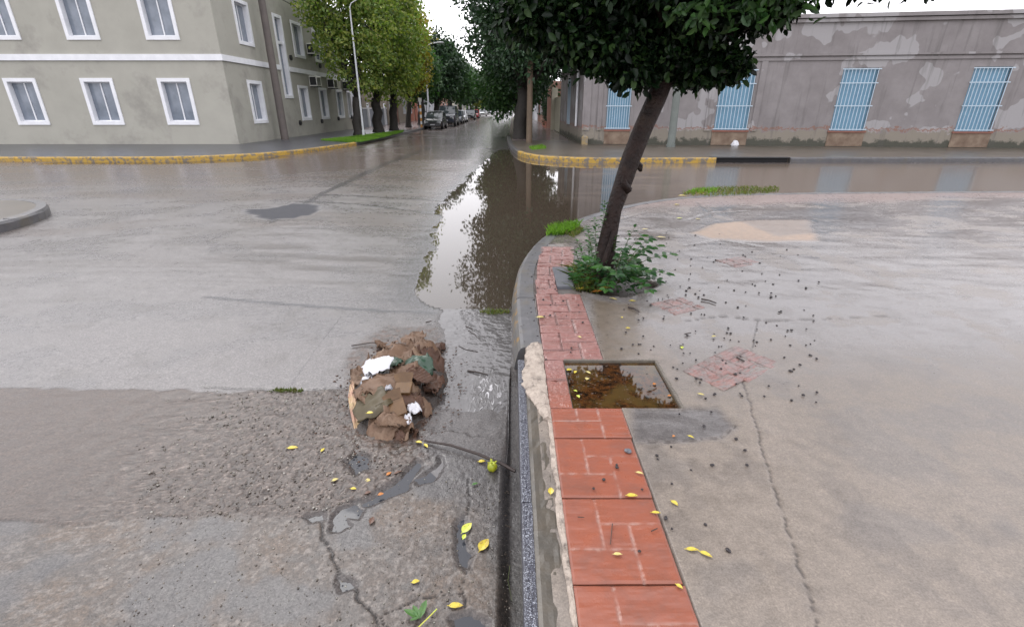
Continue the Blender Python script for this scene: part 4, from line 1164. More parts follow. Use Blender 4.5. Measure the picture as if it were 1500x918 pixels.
v2, f2 = leaf_cloud(nb2, 30000, .11, .065, 22, shell=.7, clus=8, cr=.13, gap=-1.9)
nb3 = [(.62, 5.0, 2.16, .3, .3, .16), (.86, 5.0, 2.04, .2, .3, .14), (1.1, 4.95, 1.94, .2, .3, .14), (1.3, 4.95, 2.02, .2, .3, .12), (1.68, 5.1, 1.93, .16, .3, .12), (1.88, 5.1, 1.99, .16, .3, .12), (2.0, 5.0, 1.95, .12, .26, .12), (.2, 5.2, 2.35, .35, .35, .2), (2.25, 5.1, 2.42, .26, .3, .15)]
v3, f3 = leaf_cloud(nb3, 10500, .078, .045, 23, shell=.9, clus=8, cr=.07, droop=.7, gap=-3)
n1_ = len(v1); n2_ = len(v2)
v1 = np.concatenate([v1, v2, v3]); f1 = np.concatenate([f1, f2 + n1_, f3 + n1_ + n2_])
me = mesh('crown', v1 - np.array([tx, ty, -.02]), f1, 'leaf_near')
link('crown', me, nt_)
vy, fy = leaf_cloud([(1.85, 4.4, 2.36, .24, .15, .12), (1.5, 4.4, 2.3, .2, .12, .08), (2.15, 4.5, 2.4, .2, .15, .13)], 330, .085, .045, 24, shell=.9, clus=7, cr=.08, gap=-3)  # lighter leaf colour paints sunlight on the front of the crown
link('sunlit_leaves', mesh('sunlit_leaves', vy - np.array([tx, ty, -.02]), fy, 'leaf_green'), nt_)

# left trees
L1 = [(-9.3, 33.3, 4.3, 1.8, 1.9, 1.7), (-10.5, 32.6, 5.4, 1.2, 1.6, 1.6), (-9.0, 33.5, 6.4, 1.9, 2.0, 2.0), (-10.0, 33, 7.8, 1.9, 1.8, 1.6), (-9.2, 33.5, 9.2, 1.7, 1.9, 1.6), (-11.1, 32.0, 7.2, 1.0, 1.2, 1.3)]
tree((-9.68, 33.0, 0), (-9.6, 33.1, 2.2), L1, .3, 'yellow green tree nearest on the grass strip beside the white lamp post', 'leaf_olive', 15000, .2, .12, 31, gap=-.6, shell=.75)
L2 = [(-9.2, 37.3, 4.0, 2.0, 2.2, 1.6), (-8.8, 37, 6.2, 2.2, 2.2, 2.2), (-9.0, 37, 8.8, 2.0, 2.2, 2.0), (-9.2, 37.2, 10.8, 1.5, 1.6, 1.5)]
tree((-9.54, 37.3, 0), (-9.5, 37.3, 2.2), L2, .33, 'yellow green tree in the middle of the three on the left', 'leaf_olive', 14000, .21, .13, 32, gap=-.7, shell=.75)
L3 = [(-8.6, 40.2, 4.0, 1.9, 2.2, 1.8), (-8.1, 40, 6.2, 1.9, 2.2, 2.3), (-8.2, 40, 8.6, 1.7, 2.2, 2.0), (-8.6, 40, 11.0, 1.5, 1.6, 1.6)]
tree((-9.0, 39.8, 0), (-8.9, 39.9, 2.2), L3, .3, 'yellow green tree furthest of the three on the left', 'leaf_olive', 14000, .22, .14, 33, gap=-.7, shell=.75)
tree((-9.2, 46.5, 0), (-9.0, 46.5, 2.5), [(-8.5, 46.5, 5.2, 1.5, 1.5, 2.2), (-8.3, 46.5, 7.6, 1.3, 1.5, 1.8), (-8.9, 46.5, 4, 1.3, 1.5, 1.2)], .22, 'golden leaved tree showing behind the three green ones', 'leaf_gold', 7000, .24, .16, 34)
def big_tree(x, y, h, wr, seed, label, leaf, r0=.35, n=9000, low=2.6, dx=0., ln=None, group='street trees'):
    rnd = random.Random(seed); bl = []
    lv = 4
    for k in range(lv):
        t = k / (lv - 1); z = low + wr * .45 + (h - low - wr * .9) * t
        rr = wr * (.95 - .45 * abs(t - .35) * 1.4)
        for j in range(3 if k < 3 else 1):
            a = rnd.uniform(0, 6.28)
            bl.append((x + dx + math.cos(a) * rr * .5, y + math.sin(a) * rr * .5, z + rnd.uniform(-.3, .3), rr * .68, rr * .68, rr * .5 + .4))
    ln = ln or .2 + y * .0022
    return tree((x, y, 0), (x + dx * .2, y, low * .95), bl, r0, label, leaf, n, ln, ln * .6, seed, shell=.7, gap=-1.3, group=group)
big_tree(-9.3, 54, 7.6, 2.3, 41, 'bright green tree rising over the first parked cars', 'leaf_green', dx=.2, n=9000)
big_tree(-9.0, 63, 10, 3.3, 42, 'large dark green tree over the parked cars on the left', 'leaf_dark', dx=.5, n=12000)
big_tree(-9.0, 76, 9, 3.3, 43, 'mid green tree further down the left kerb', 'leaf_green', dx=.7)
big_tree(-9.0, 92, 8, 3.6, 44, 'dull green tree far down the left kerb', 'leaf_dark', dx=.5, n=7000)
big_tree(-9.0, 112, 8, 3.8, 45, 'pale green tree far down the left kerb', 'leaf_olive', dx=.8, n=6000)
big_tree(-9.5, 140, 9, 4.2, 46, 'last tree on the left before the street end', 'leaf_green', dx=.8, n=6000)
# right corner trees
RT = [(1.2, 29, 4.6, 2.6, 2.4, 1.7), (-1.0, 28.6, 5.2, 1.9, 2.0, 1.4), (-.9, 29, 7.6, 2.3, 2.3, 2.0), (1.8, 28.5, 7.0, 2.6, 2.4, 2.0), (-.2, 29, 10.0, 2.6, 2.6, 2.0), (2.4, 29, 10, 2.4, 2.4, 2.0), (.8, 28.5, 12.2, 2.2, 2.2, 1.5), (3.6, 28, 6.4, 1.8, 2, 1.8), (2.6, 28.6, 4.4, 1.6, 1.6, 1.2), (.2, 28.8, 3.7, 1.5, 1.5, .8), (1.2, 24.9, 4.6, 1.3, 1.0, 1.6), (2.4, 25.2, 4.3, 1.2, 1.2, 1.0), (1.0, 24.8, 6.6, 1.5, 1.0, 1.5), (0, 25.6, 4.2, 1.0, 1.0, .9)]
tree((.46, 29.3, 0), (.6, 29.3, 2.7), RT, .36, 'big dark tree on the far right corner behind the wooden post', 'leaf_dark', 34000, .2, .115, 51, gap=-1.3, shell=.75)
tree((.9, 34.5, 0), (.3, 34.3, 2.2), [(-1.0, 33.6, 2.9, 1.3, 1.4, 1.3), (-.7, 34, 1.9, .7, .9, 1.0), (.3, 34, 4.2, 2, 1.8, 1.5), (-.2, 34.5, 6.0, 1.8, 1.8, 1.6)], .2, 'low branching bright green tree hanging over the far right kerb', 'leaf_green', 11000, .2, .12, 52)
big_tree(.9, 42, 10.5, 3.6, 53, 'dark tree second along the far right kerb', 'leaf_dark', dx=-.3, n=10000, low=2.2)
big_tree(.9, 53, 10, 3.6, 54, 'dark green tree third along the far right kerb', 'leaf_dark', dx=-.2, n=9000, low=2.0)
big_tree(.9, 66, 9.5, 3.6, 55, 'green tree fourth along the far right kerb', 'leaf_green', dx=-.3, n=7000, low=2.0)
big_tree(.9, 84, 9, 3.8, 56, 'green tree fifth along the far right kerb', 'leaf_dark', dx=-.6, n=6000, low=2.0)
big_tree(.9, 110, 9, 4.4, 57, 'far tree closing the right side of the street', 'leaf_olive', dx=-1, n=6000, low=2.0)
far_bl = [(x, 215 + 8 * math.sin(x), 3.2 + 1.3 * math.sin(x * 1.7), 5.5, 5, 3.6) for x in range(-48, 50, 6)]
v, f = leaf_cloud(far_bl, 20000, .9, .6, 77, shell=.5)
link('treeline', mesh('treeline', v, f, 'leaf_green'), kind='stuff', label='distant mass of trees closing the end of the street')
# hedge on right
v, f = leaf_cloud([(3.3, y, 1.6, .5, .7, 1.5) for y in (45, 46.3, 47.6)], 5000, .14, .08, 78)
hd = link('hedge', mesh('hedge', v - np.array([3.3, 46, 0]), f, 'leaf_dark'), loc=(3.3, 46, 0), label='dark hedge beside the salmon pillar on the right sidewalk', cat='hedge')

# grass
def blades(pts, h, wd, seed, lean=.35):
    rnd = np.random.RandomState(seed); p = np.asarray(pts, float); m = len(p)
    a = rnd.rand(m) * 6.283; d = np.stack([np.cos(a), np.sin(a), np.zeros(m)], 1)
    hh = h * (.5 + .8 * rnd.rand(m))[:, None]
    l = rnd.normal(size=(m, 3)) * lean; l[:, 2] = 0
    up = np.array([[0, 0, 1.]])
    mid = p + up * hh * .55 + l * hh * .35; tip = p + up * hh * .95 + l * hh
    W = d * wd * .5
    v = np.stack([p - W, p + W, mid + W * .8, tip, mid - W * .8], 1).reshape(-1, 3)
    b = (np.arange(m) * 5)[:, None]
    return v, b + np.array([[0, 1, 2, 3, 4]])
def scatter_poly(poly, n, seed, z=0.):
    rnd = np.random.RandomState(seed); P_ = np.array(poly)
    x = rnd.uniform(P_[:, 0].min(), P_[:, 0].max(), n * 6); y = rnd.uniform(P_[:, 1].min(), P_[:, 1].max(), n * 6)
    k = inside(poly, x, y); x = x[k][:n]; y = y[k][:n]
    return np.stack([x, y, np.full(len(x), z)], 1)
GP = [g(x, y) for x, y in [(470, 206), (500, 203), (560, 196), (592, 192), (590, 194), (560, 202), (530, 208), (510, 209)]]
v, f = blades(scatter_poly(GP, 14000, 1, .01), .09, .025, 2)
link('grass', mesh('grass', v, f, 'grass'), kind='stuff', label='bright green grass strip under the left trees')
add('turf', prism(GP, -.02, .012), 'leaf_green', kind='structure', label='earth strip under the left grass')
def tuft(poly, n, h, wd, mt, label, seed, name='grass_tuft', z=0., lean=.5):
    v, f = blades(scatter_poly(poly, n, seed, z), h, wd, seed, lean)
    c = np.array([v[:, 0].mean(), v[:, 1].mean(), z])
    return link(name, mesh(name, v - c, f, mt), loc=tuple(c), label=label, cat='grass')
tuft([g(x, y) for x, y in [(800, 346), (805, 336), (825, 331), (850, 329), (842, 340), (822, 345)]], 900, .09, .012, 'grass', 'bright green grass tuft on the kerb edge left of the leaning tree', 3)
tuft([g(x, y) for x, y in [(825, 343), (846, 334), (856, 338), (840, 348)]], 250, .06, .012, 'grass_dull', 'reddish dry weeds beside the bright grass tuft', 4)
tuft([g(x, y) for x, y in [(998, 286), (1020, 278), (1060, 276), (1100, 275), (1140, 276), (1140, 282), (1095, 286), (1040, 288)]], 900, .075, .014, 'grass_dull', 'weedy grass strip along the kerb at the far right edge', 5)
tuft([g(x, y) for x, y in [(1000, 285), (1020, 279), (1050, 278), (1050, 283)]], 260, .08, .014, 'grass', 'green grass at the left end of the weedy kerb strip', 6)
tuft([g(x, y, -.16) for x, y in [(702, 458), (712, 454), (745, 455), (748, 459), (722, 461)]], 220, .035, .008, 'grass_dull', 'small weeds growing in the road joint beside the kerb', 7, z=-.165)
tuft([g(x, y, -.15) for x, y in [(390, 574), (408, 569), (445, 570), (440, 575)]], 260, .02, .007, 'grass_dull', 'flat weeds in the joint at the left edge of the road', 8, z=-.155)
tuft([g(x, y) for x, y in [(840, 424), (838, 398), (855, 388), (880, 400), (878, 428)]], 420, .13, .01, 'grass_dull', 'thin grass leaning out beside the slate lid', 9, z=-.03, lean=.9)
tuft([g(x, y) for x, y in [(775, 217), (795, 214), (800, 218), (780, 220)]], 300, .12, .03, 'grass', 'small grass patch near the yellow far corner kerb', 10)
# shrub at the foot of the tree
sh_ = empty('shrub', (1.0, 4.55, -.03), label='leafy weedy shrub crowding the foot of the leaning tree', cat='shrub')
rnd = random.Random(9)
stems = []; bl = []
LV = []; 
def leaf_at(p, ax, nr, ln, wd):
    ax = Vector(ax).normalized(); nr = Vector(nr); sd = nr.cross(ax)
    if sd.length < 1e-4: sd = Vector((1, 0, 0)).cross(ax)
    sd.normalize(); nr = ax.cross(sd); p = Vector(p)
    L_ = ax * ln; W = sd * wd / 2; N = nr * wd * .2
    LV.extend([p, p + L_ * .3 + W * .9 + N, p + L_ * .7 + W * .75 + N, p + L_, p + L_ * .7 - W * .75 + N, p + L_ * .3 - W * .9 + N])
def upright(bx, by, h, lx, ly, nl, ls, taper=True):
    pts = [(bx + lx * t * t, by + ly * t * t, -.03 + h * t) for t in [k / 8 for k in range(9)]]
    stems.append(tube(pts, [.006 * (1 - k / 10) for k in range(9)], 5))
    for i in range(nl):
        t = .12 + .88 * i / nl; k = min(7, int(t * 8)); q = t * 8 - k
        p = [pts[k][c] + (pts[k + 1][c] - pts[k][c]) * q for c in range(3)]
        for s_ in (0, 1):
            a = i * 1.57 + s_ * math.pi + rnd.uniform(-.4, .4)
            leaf_at(p, (math.cos(a), math.sin(a), rnd.uniform(-.1, .5)), (0, 0, 1), ls * rnd.uniform(.7, 1.2) * (1 - .3 * t), ls * .5)
for (px, py, h, lx, ly, nl) in [(880, 404, .82, -.03, -.05, 26), (872, 404, .66, -.06, -.05, 20), (868, 402, .56, -.1, 0, 16), (858, 404, .42, -.12, 0, 14), (893, 408, .5, .02, -.05, 15), (850, 400, .3, -.08, 0, 9), (904, 408, .62, .12, -.1, 12), (872, 412, .35, -.04, -.05, 11), (862, 396, .5, -.03, 0, 15)]:
    x, y = g(px, py); upright(x, y, h, lx, ly, nl, .075)
def frond(bx, by, bz, tx_, ty_, tz, n, ls):
    pts = [(bx + (tx_ - bx) * t, by + (ty_ - by) * t, bz + (tz - bz) * t + .08 * math.sin(math.pi * t)) for t in [k / 6 for k in range(7)]]
    stems.append(tube(pts, [.005 * (1 - k / 9) for k in range(7)], 5))
    dx, dy = tx_ - bx, ty_ - by; l = math.hypot(dx, dy); dx /= l; dy /= l
    for i in range(n):
        t = .25 + .75 * i / (n - 1); k = min(5, int(t * 6)); q = t * 6 - k
        p = [pts[k][c] + (pts[k + 1][c] - pts[k][c]) * q for c in range(3)]
        for s_ in (-1, 1):
            leaf_at(p, (dx * .6 + s_ * -dy, dy * .6 + s_ * dx, rnd.uniform(-.3, .25)), (rnd.uniform(-.3, .3), -.5, 1), ls * rnd.uniform(.8, 1.15), ls * .55)
    leaf_at(pts[-1], (dx, dy, -.1), (0, -.3, 1), ls, ls * .55)
cx0, cy0 = 1.0, 4.6
for (a, l, z) in [(-.1, .52, .30), (-.45, .50, .16), (.25, .45, .34), (-.9, .42, .2), (-1.3, .34, .26), (-1.7, .36, .2), (-2.1, .38, .25), (-2.5, .34, .3), (.6, .35, .42), (-.6, .3, .4), (-1.5, .22, .4), (-2.9, .3, .22), (-.2, .3, .45), (-1.1, .5, .08), (-1.9, .45, .08), (-.3, .42, .05)]:
    frond(cx0 + .05 * math.cos(a), cy0 + .05 * math.sin(a), .0, cx0 + l * math.cos(a), cy0 + l * math.sin(a), z, 6, .088)
for k in range(420):
    a = rnd.uniform(0, 6.28); r_ = .34 * math.sqrt(rnd.random()); z = rnd.uniform(-.01, .32) * (1 - r_ * 1.4)
    leaf_at((cx0 - .04 + r_ * math.cos(a) * 1.1, cy0 - .03 + r_ * math.sin(a) * .8, z), (math.cos(a), math.sin(a), rnd.uniform(-.3, .4)), (rnd.uniform(-.5, .5), rnd.uniform(-.8, .3), 1), rnd.uniform(.04, .075), rnd.uniform(.025, .04))
off = np.array([1.0, 4.55, -.03])
vv = np.array([tuple(p) for p in LV]); b = (np.arange(len(vv) // 6) * 6)[:, None]
ff = np.concatenate([b + np.array([0, 1, 2, 3]), b + np.array([0, 3, 4, 5])], 0)
link('leaves', mesh('leaves', vv - off, ff, 'leaf_shrub'), sh_)
add('stems', join(*stems), 'stem', sh_)
add('second_stem', tube([(.83, 4.52, -.05), (.86, 4.56, .1), (.93, 4.62, .3), (.99, 4.68, .5)], [.035, .03, .026, .02], 8), 'bark', sh_)

# ------------------------------------------------------------------ poles
def lamp_post(x, y, h, reach, label, r0=.085, mt='galv'):
    r_ = empty('street_lamp', (x, y, 0), label=label, cat='street lamp')
    add('pole', tube([(x, y, -.1), (x, y, h * .5), (x, y, h * .86), (x, y, h)], [r0, r0 * .85, r0 * .7, r0 * .55], 10), mt, r_)
    arm = [(x, y, h - .05), (x + .1, y, h + .15), (x + .5, y, h + .35), (x + reach, y, h + .48)]
    add('arm', tube(arm, [r0 * .5, r0 * .45, r0 * .4, r0 * .35], 8), mt, r_)
    xx = x + reach
    V, F_ = lathe([(.0, -.09), (.09, -.07), (.14, 0), (.09, .05), (0, .07)], 12)
    V = [(xx + .25 + a * 2.4, y + b, h + .47 + c) for a, b, c in V]
    add('lamp_head', (V, F_), 'metal', r_, smooth=True)
    add('collar', tube([(x, y, 0), (x, y, .35)], r0 * 1.35, 10), mt, r_)
lamp_post(-8.97, 31.44, 6.75, .85, 'white street lamp standing on the grass strip between the left trees', .062)
lamp_post(-7.95, 50.5, 6.6, 1.2, 'grey street lamp behind the orange striped post', .09)
lamp_post(-8.1, 100, 7.5, 1.2, 'pale street lamp far down the left sidewalk', .1)
lamp_post(.1, 120, 7.5, -1.2, 'thin street lamp far down the right side', .1)
up = empty('utility_pole', (-12.2, 28.2, 0), label='brown grey utility pole in front of the grey building at the left edge', cat='pole')
add('pole', tube([(-12.35, 28.2, -.1), (-12.35, 28.2, 9.5)], [.2, .15], 12), 'brown_pole', up)
add('crossarm', box(-12.95, -11.75, 28.05, 28.15, 8.9, 9.05), 'bark_pole', up)
cab = empty('overhead_cables', (-12.3, 28, 7.5), label='three dark overhead cables running past the grey building', cat='cables')
for p, q in [((413, 0), (458, 21)), ((428, 0), (463, 20)), ((438, 0), (465, 14))]:
    A = atX(*p, -12.2); B = atX(*q, -12.2)
    s_ = (B[2] - A[2]) / (B[1] - A[1])
    zc = A[2]; pts = [(-12.2, 20 + 4 * k, zc + .0016 * (20 + 4 * k - 36) ** 2 - .0016 * (A[1] - 36) ** 2) for k in range(11)]
    add('cable', tube(pts, .022, 5), 'iron', cab)
wp = empty('wooden_post', (.85, 25.8, 0), label='brown wooden post on the far right corner in front of the dark trunk', cat='pole')
add('pole', tube([(.85, 25.8, -.1), (.86, 25.8, 2), (.87, 25.8, 5), (.88, 25.8, 8)], [.15, .135, .125, .11], 12), 'bark_pole', wp)
add('insulator', tube([(.88, 25.66, 7.4), (.88, 25.5, 7.4)], .05, 8), 'white_trim', wp)
gp = empty('concrete_pole', (7.0, 22.9, 0), label='grey green concrete pole before the stucco wall behind the leaning trunk', cat='pole')
add('pole', tube([(7.05, 22.9, -.1), (7.05, 22.9, 9)], [.17, .12], 14), 'conc_pole', gp)
add('base_collar', tube([(7.05, 22.9, 0), (7.05, 22.9, .12)], .2, 14), 'conc_pole', gp)
sp = empty('striped_post', (-7.92, 45.8, 0), label='orange and white banded post with a small box on top by the parked cars', cat='post')
zz = 0
for k in range(8):
    add('band', tube([(-7.92, 45.8, zz), (-7.92, 45.8, zz + .26)], .085, 10), 'orange' if k % 2 == 0 else 'white_trim', sp); zz += .26
add('top_box', box(-8.05, -7.79, 45.7, 45.9, zz, zz + .3, .02), 'ac', sp)

# ------------------------------------------------------------------ cars
def car_proto(name, paint, L_=4.1, W=1.68, H=1.43, label='', kind='hatch', rack=False, suv=False):
    r_ = empty(name, (0, 0, 0), label=label, cat='car', group='cars parked along the left kerb')
    hw = W / 2; belt = H * .60; zb = .22 if not suv else .34; bon = H * (.55 if not suv else .60)
    def loft(sts, mt, nm, par=r_):
        k = 12; V = []; F_ = []
        for (y, w0, z0, z1, tp) in sts:
            sec = [(-w0 * .9, z0), (-w0, z0 + .1), (-w0, (z0 + z1) / 2), (-w0 * tp, z1 - .06), (-w0 * tp + .08, z1), (-w0 * .3, z1 + .012), (w0 * .3, z1 + .012), (w0 * tp - .08, z1), (w0 * tp, z1 - .06), (w0, (z0 + z1) / 2), (w0, z0 + .1), (w0 * .9, z0)]
            V += [(x, y, z) for x, z in sec]
        for i in range(len(sts) - 1):
            for j in range(k): F_.append((i * k + j, i * k + (j + 1) % k, (i + 1) * k + (j + 1) % k, (i + 1) * k + j))
        F_.append(tuple(range(k))[::-1]); F_.append(tuple((len(sts) - 1) * k + j for j in range(k)))
        return add(nm, (V, F_), mt, par, smooth=False, world=False)
    loft([(0, hw * .80, zb + .1, bon * .72, .9), (.06, hw * .90, zb, bon * .86, .93), (.3, hw * .97, zb, bon * .95, .93), (1.0, hw, zb, bon + .05, .93), (1.25, hw, zb, belt, .93), (L_ - .9, hw, zb, belt + .03, .93), (L_ - .2, hw * .96, zb, belt, .9), (L_ - .04, hw * .9, zb + .04, belt - .08, .9), (L_, hw * .82, zb + .12, belt - .2, .9)], paint, 'body')
    # greenhouse
    y0, y1, y2, y3 = 1.05, 1.75, L_ - (.75 if kind == 'hatch' else 1.15), L_ - (.18 if kind == 'hatch' else .65)
    tw = hw * .80; bw = hw * .93
    V = [(-bw, y0, belt - .02), (bw, y0, belt - .02), (-tw, y1, H - .06), (tw, y1, H - .06), (-tw, y2, H - .05), (tw, y2, H - .05), (-bw, y3, belt), (bw, y3, belt)]
    add('windows', (V, [(0, 1, 3, 2), (2, 3, 5, 4), (4, 5, 7, 6), (1, 7, 5, 3), (0, 2, 4, 6)]), 'carglass', r_, world=False)
    loftroof = [(y1 - .04, tw * .97, H - .075, H - .05, .97), (y1 + .3, tw * 1.0, H - .075, H - .01, .96), (y2 - .3, tw, H - .075, H, .96), (y2 + .06, tw * .96, H - .085, H - .04, .96)]
    V = []; F_ = []
    for (y, w0, z0, z1, t_) in loftroof: V += [(-w0, y, z0), (-w0 * .93, y, z1), (0, y, z1 + .015), (w0 * .93, y, z1), (w0, y, z0)]
    for i in range(3):
        for j in range(4): F_.append((i * 5 + j, i * 5 + j + 1, (i + 1) * 5 + j + 1, (i + 1) * 5 + j))
    F_ += [(0, 4, 3, 2, 1), (15, 16, 17, 18, 19)]
    add('roof', (V, F_), paint, r_, world=False)
    for s_ in (-1, 1):
        ps = []
        for (a, b) in [((s_ * bw, y0, belt), (s_ * tw, y1, H - .05)), ((s_ * bw, (y0 + y3) / 2 + .1, belt), (s_ * tw, (y1 + y2) / 2, H - .05)), ((s_ * bw, y3, belt), (s_ * tw, y2, H - .05))]:
            ps.append(tube([a, b], .035, 5))
        add('pillars', join(*ps), paint, r_, world=False)
        m_ = add('mirror', box(s_ * (hw + .02) - .09, s_ * (hw + .02) + .09, y0 + .25, y0 + .35, belt + .0, belt + .14, .02), paint, r_, world=False)
        V, F_ = box(s_ * hw * .66 - .17, s_ * hw * .66 + .17, -.0, .12, bon * .62, bon * .80, .01)
        add('headlight', (V, F_), 'lamp_glass', r_, world=False)
        for yw in (.78, L_ - .8):
            rw = .31 if not suv else .36
            t_ = [(s_ * (hw - .19), yw, rw - .005), (s_ * (hw + .012), yw, rw - .005)]
            wh = add('wheel', tube(t_, rw, 18), 'tyre', r_, world=False)
            add('rim', tube([(s_ * (hw + .0), yw, rw - .005), (s_ * (hw + .02), yw, rw - .005)], rw * .62, 12), 'rim', wh, world=False)
            # dark arch above the wheel
            arc = [(s_ * (hw - .02), yw + (rw + .05) * math.cos(a), rw + (rw + .05) * math.sin(a)) for a in [math.pi * q / 8 for q in range(9)]]
            add('wheel_arch', tube(arc, .035, 5), 'tyre', r_, world=False)
    add('grille', join(box(-hw * .4, hw * .4, -.012, .1, bon * .60, bon * .76), box(-hw * .7, hw * .7, -.005, .1, zb + .04, zb + .16)), 'iron', r_, world=False)
    add('number_plate', box(-.2, .2, -.03, .0, bon * .44, bon * .55), 'plate', r_, world=False)
    add('bumper', box(-hw * .86, hw * .86, -.02, .12, zb + .17, bon * .43, .02), paint, r_, world=False)
    add('wipers', join(tube([(-.5, y0 - .0, belt + .01), (-.05, y0 + .12, belt + .1)], .012, 4), tube([(.1, y0, belt + .01), (.55, y0 + .12, belt + .1)], .012, 4)), 'iron', r_, world=False)
    if rack: add('roof_rack', join(box(-tw, tw, y1 + .15, y1 + .2, H + .03, H + .07), box(-tw, tw, y2 - .35, y2 - .3, H + .03, H + .07), box(-tw * .9, -tw * .85, y1, y2, H + .0, H + .05), box(tw * .85, tw * .9, y1, y2, H + .0, H + .05)), 'metal', r_, world=False)
    return r_
def park(o, px, py, w_, rz=0.):
    x, y = g(px, py, -.15); o.location = (x - w_ / 2, y, -.145); o.rotation_euler = (0, 0, rz)
c1 = car_proto('parked_car', 'black_paint', 4.0, 1.66, 1.42, 'black hatchback with roof rack parked first beside the striped post', rack=True)
park(c1, 648, 190, 1.66)
c2 = car_proto('parked_car', 'navy_paint', 4.6, 1.85, 1.95, 'tall dark blue sport utility car parked behind the black hatchback', suv=True)
park(c2, 667, 185.8, 1.85)
c3 = car_proto('parked_car', 'grey_paint', 4.2, 1.7, 1.45, 'dark grey sedan parked behind the tall dark car', kind='sedan')
park(c3, 676.5, 181.8, 1.7)
c4_ = car_proto('parked_car', 'white_paint', 4.0, 1.68, 1.45, 'white car squeezed between the dark grey sedan and a black car', kind='sedan')
park(c4_, 682.5, 179.8, 1.68)
c5 = car_proto('parked_car', 'black_paint', 4.1, 1.7, 1.5, 'black car with pale windscreen parked fifth in the row', kind='sedan')
park(c5, 695.5, 176, 1.7)
c6 = car_proto('parked_car', 'red_paint', 3.9, 1.65, 1.45, 'small red car parked behind the row of dark cars')
park(c6, 701, 173.8, 1.65)
c7 = copy_tree(c4_, None); tag(c7, 'white car standing in the middle distance at the end of the parked row', 'car', 'cars at the far end of the street')
x, y = g(707, 170.4, -.15); c7.location = (x, y, -.145)
c8 = car_proto('parked_car', 'silver_paint', 4.1, 1.7, 1.45, 'silver car furthest away beside the right foliage', kind='sedan')
x, y = g(718.5, 168.2, -.15); c8.location = (x, y, -.145)

# ------------------------------------------------------------------ rubbish heap
hx, hy = -.77, 2.88
def mound(x, y):
    u = (x - hx) / .33; v = (y - hy) / .60
    r = np.sqrt(u * u + v * v)
    return -.155 + .15 * np.clip(1 - r ** 2.2, 0, 1) ** .75
def crumple(cx, cy, sx_, sy_, rz, seed, mt, z=0., amp=.03, n=10, corr=0, drape=.75, name='cardboard_sheet', tilt=(0, 0), label='', group=None, cat='cardboard'):
    rnd = random.Random(seed)
    if corr: n = 40
    R_ = np.random.RandomState(seed)
    u = np.linspace(-1, 1, n); U, Vv = np.meshgrid(u, u, indexing='xy')
    jt = (0 if corr else .62) / n
    U = U + R_.uniform(-1, 1, U.shape) * jt; Vv = Vv + R_.uniform(-1, 1, U.shape) * jt
    cut = 1 - .3 * np.maximum(0, np.abs(U) + np.abs(Vv) - 1.2)
    jx = .3 * (fbm(U * 1.6 + seed, Vv * 1.6, 2) - .5) * 2; jy = .3 * (fbm(U * 1.6, Vv * 1.6 + seed, 2) - .5) * 2
    x = (U + jx) * sx_ / 2 * cut; y = (Vv + jy) * sy_ / 2 * cut
    h = np.zeros(U.shape)
    for k in range(4):
        a = rnd.uniform(0, 6.28); o = rnd.uniform(-.8, .8)
        h += np.abs(U * math.cos(a) + Vv * math.sin(a) - o) * rnd.uniform(-1, 1)
    h -= h.mean(); h = h * amp * .75
    if not corr: h = h + R_.normal(size=U.shape) * amp * (.30 if n > 8 else .36)
    h = h - .7 * amp * np.maximum(0, np.maximum(np.abs(U), np.abs(Vv)) - .75) / .25 * R_.uniform(-.3, 1.3, U.shape) * (0 if corr else 1)
    if corr: h += .003 * np.sin(x * 2 * math.pi / corr)
    if tilt == (0, 0): tilt = (rnd.uniform(-.45, .45), rnd.uniform(-.1, .6))
    ca, sa = math.cos(rz), math.sin(rz)
    X_ = x * ca - y * sa; Y_ = x * sa + y * ca
    base = mound(cx + X_, cy + Y_) * drape + (1 - drape) * mound(np.array(cx), np.array(cy))
    Z_ = base + h + z + X_ * tilt[0] + Y_ * tilt[1]
    Z_ = np.maximum(Z_, -.154 + .004 * U)
    c0 = np.array([cx, cy, float(mound(np.array(cx), np.array(cy)))])
    P_ = np.stack([X_ + cx, Y_ + cy, Z_], -1).reshape(-1, 3) - c0
    top = P_; bot = P_ - np.array([0, 0, .004])
    V = np.concatenate([top, bot]); f = grid_faces(n, n); m_ = n * n
    fb = f[:, ::-1] + m_
    ring = [i for i in range(n)] + [n * j + n - 1 for j in range(1, n)] + [n * (n - 1) + i for i in range(n - 2, -1, -1)] + [n * j for j in range(n - 2, 0, -1)]
    fs = np.array([(ring[k], ring[k] + m_, ring[(k + 1) % len(ring)] + m_, ring[(k + 1) % len(ring)]) for k in range(len(ring))])
    me = mesh(name, V, np.concatenate([f, fb, fs]), mt)
    return link(name, me, loc=tuple(c0), label=label, cat=cat, group=group)
def hp(px, py):                         # a point on the heap seen at a pixel
    r = ray(px, py); t = 1.0
    for _ in range(300):
        x, y, z = r[0] * t, r[1] * t, EYE + r[2] * t
        if z <= mound(np.array(x), np.array(y)): break
        t += .01
    return r[0] * t, r[1] * t
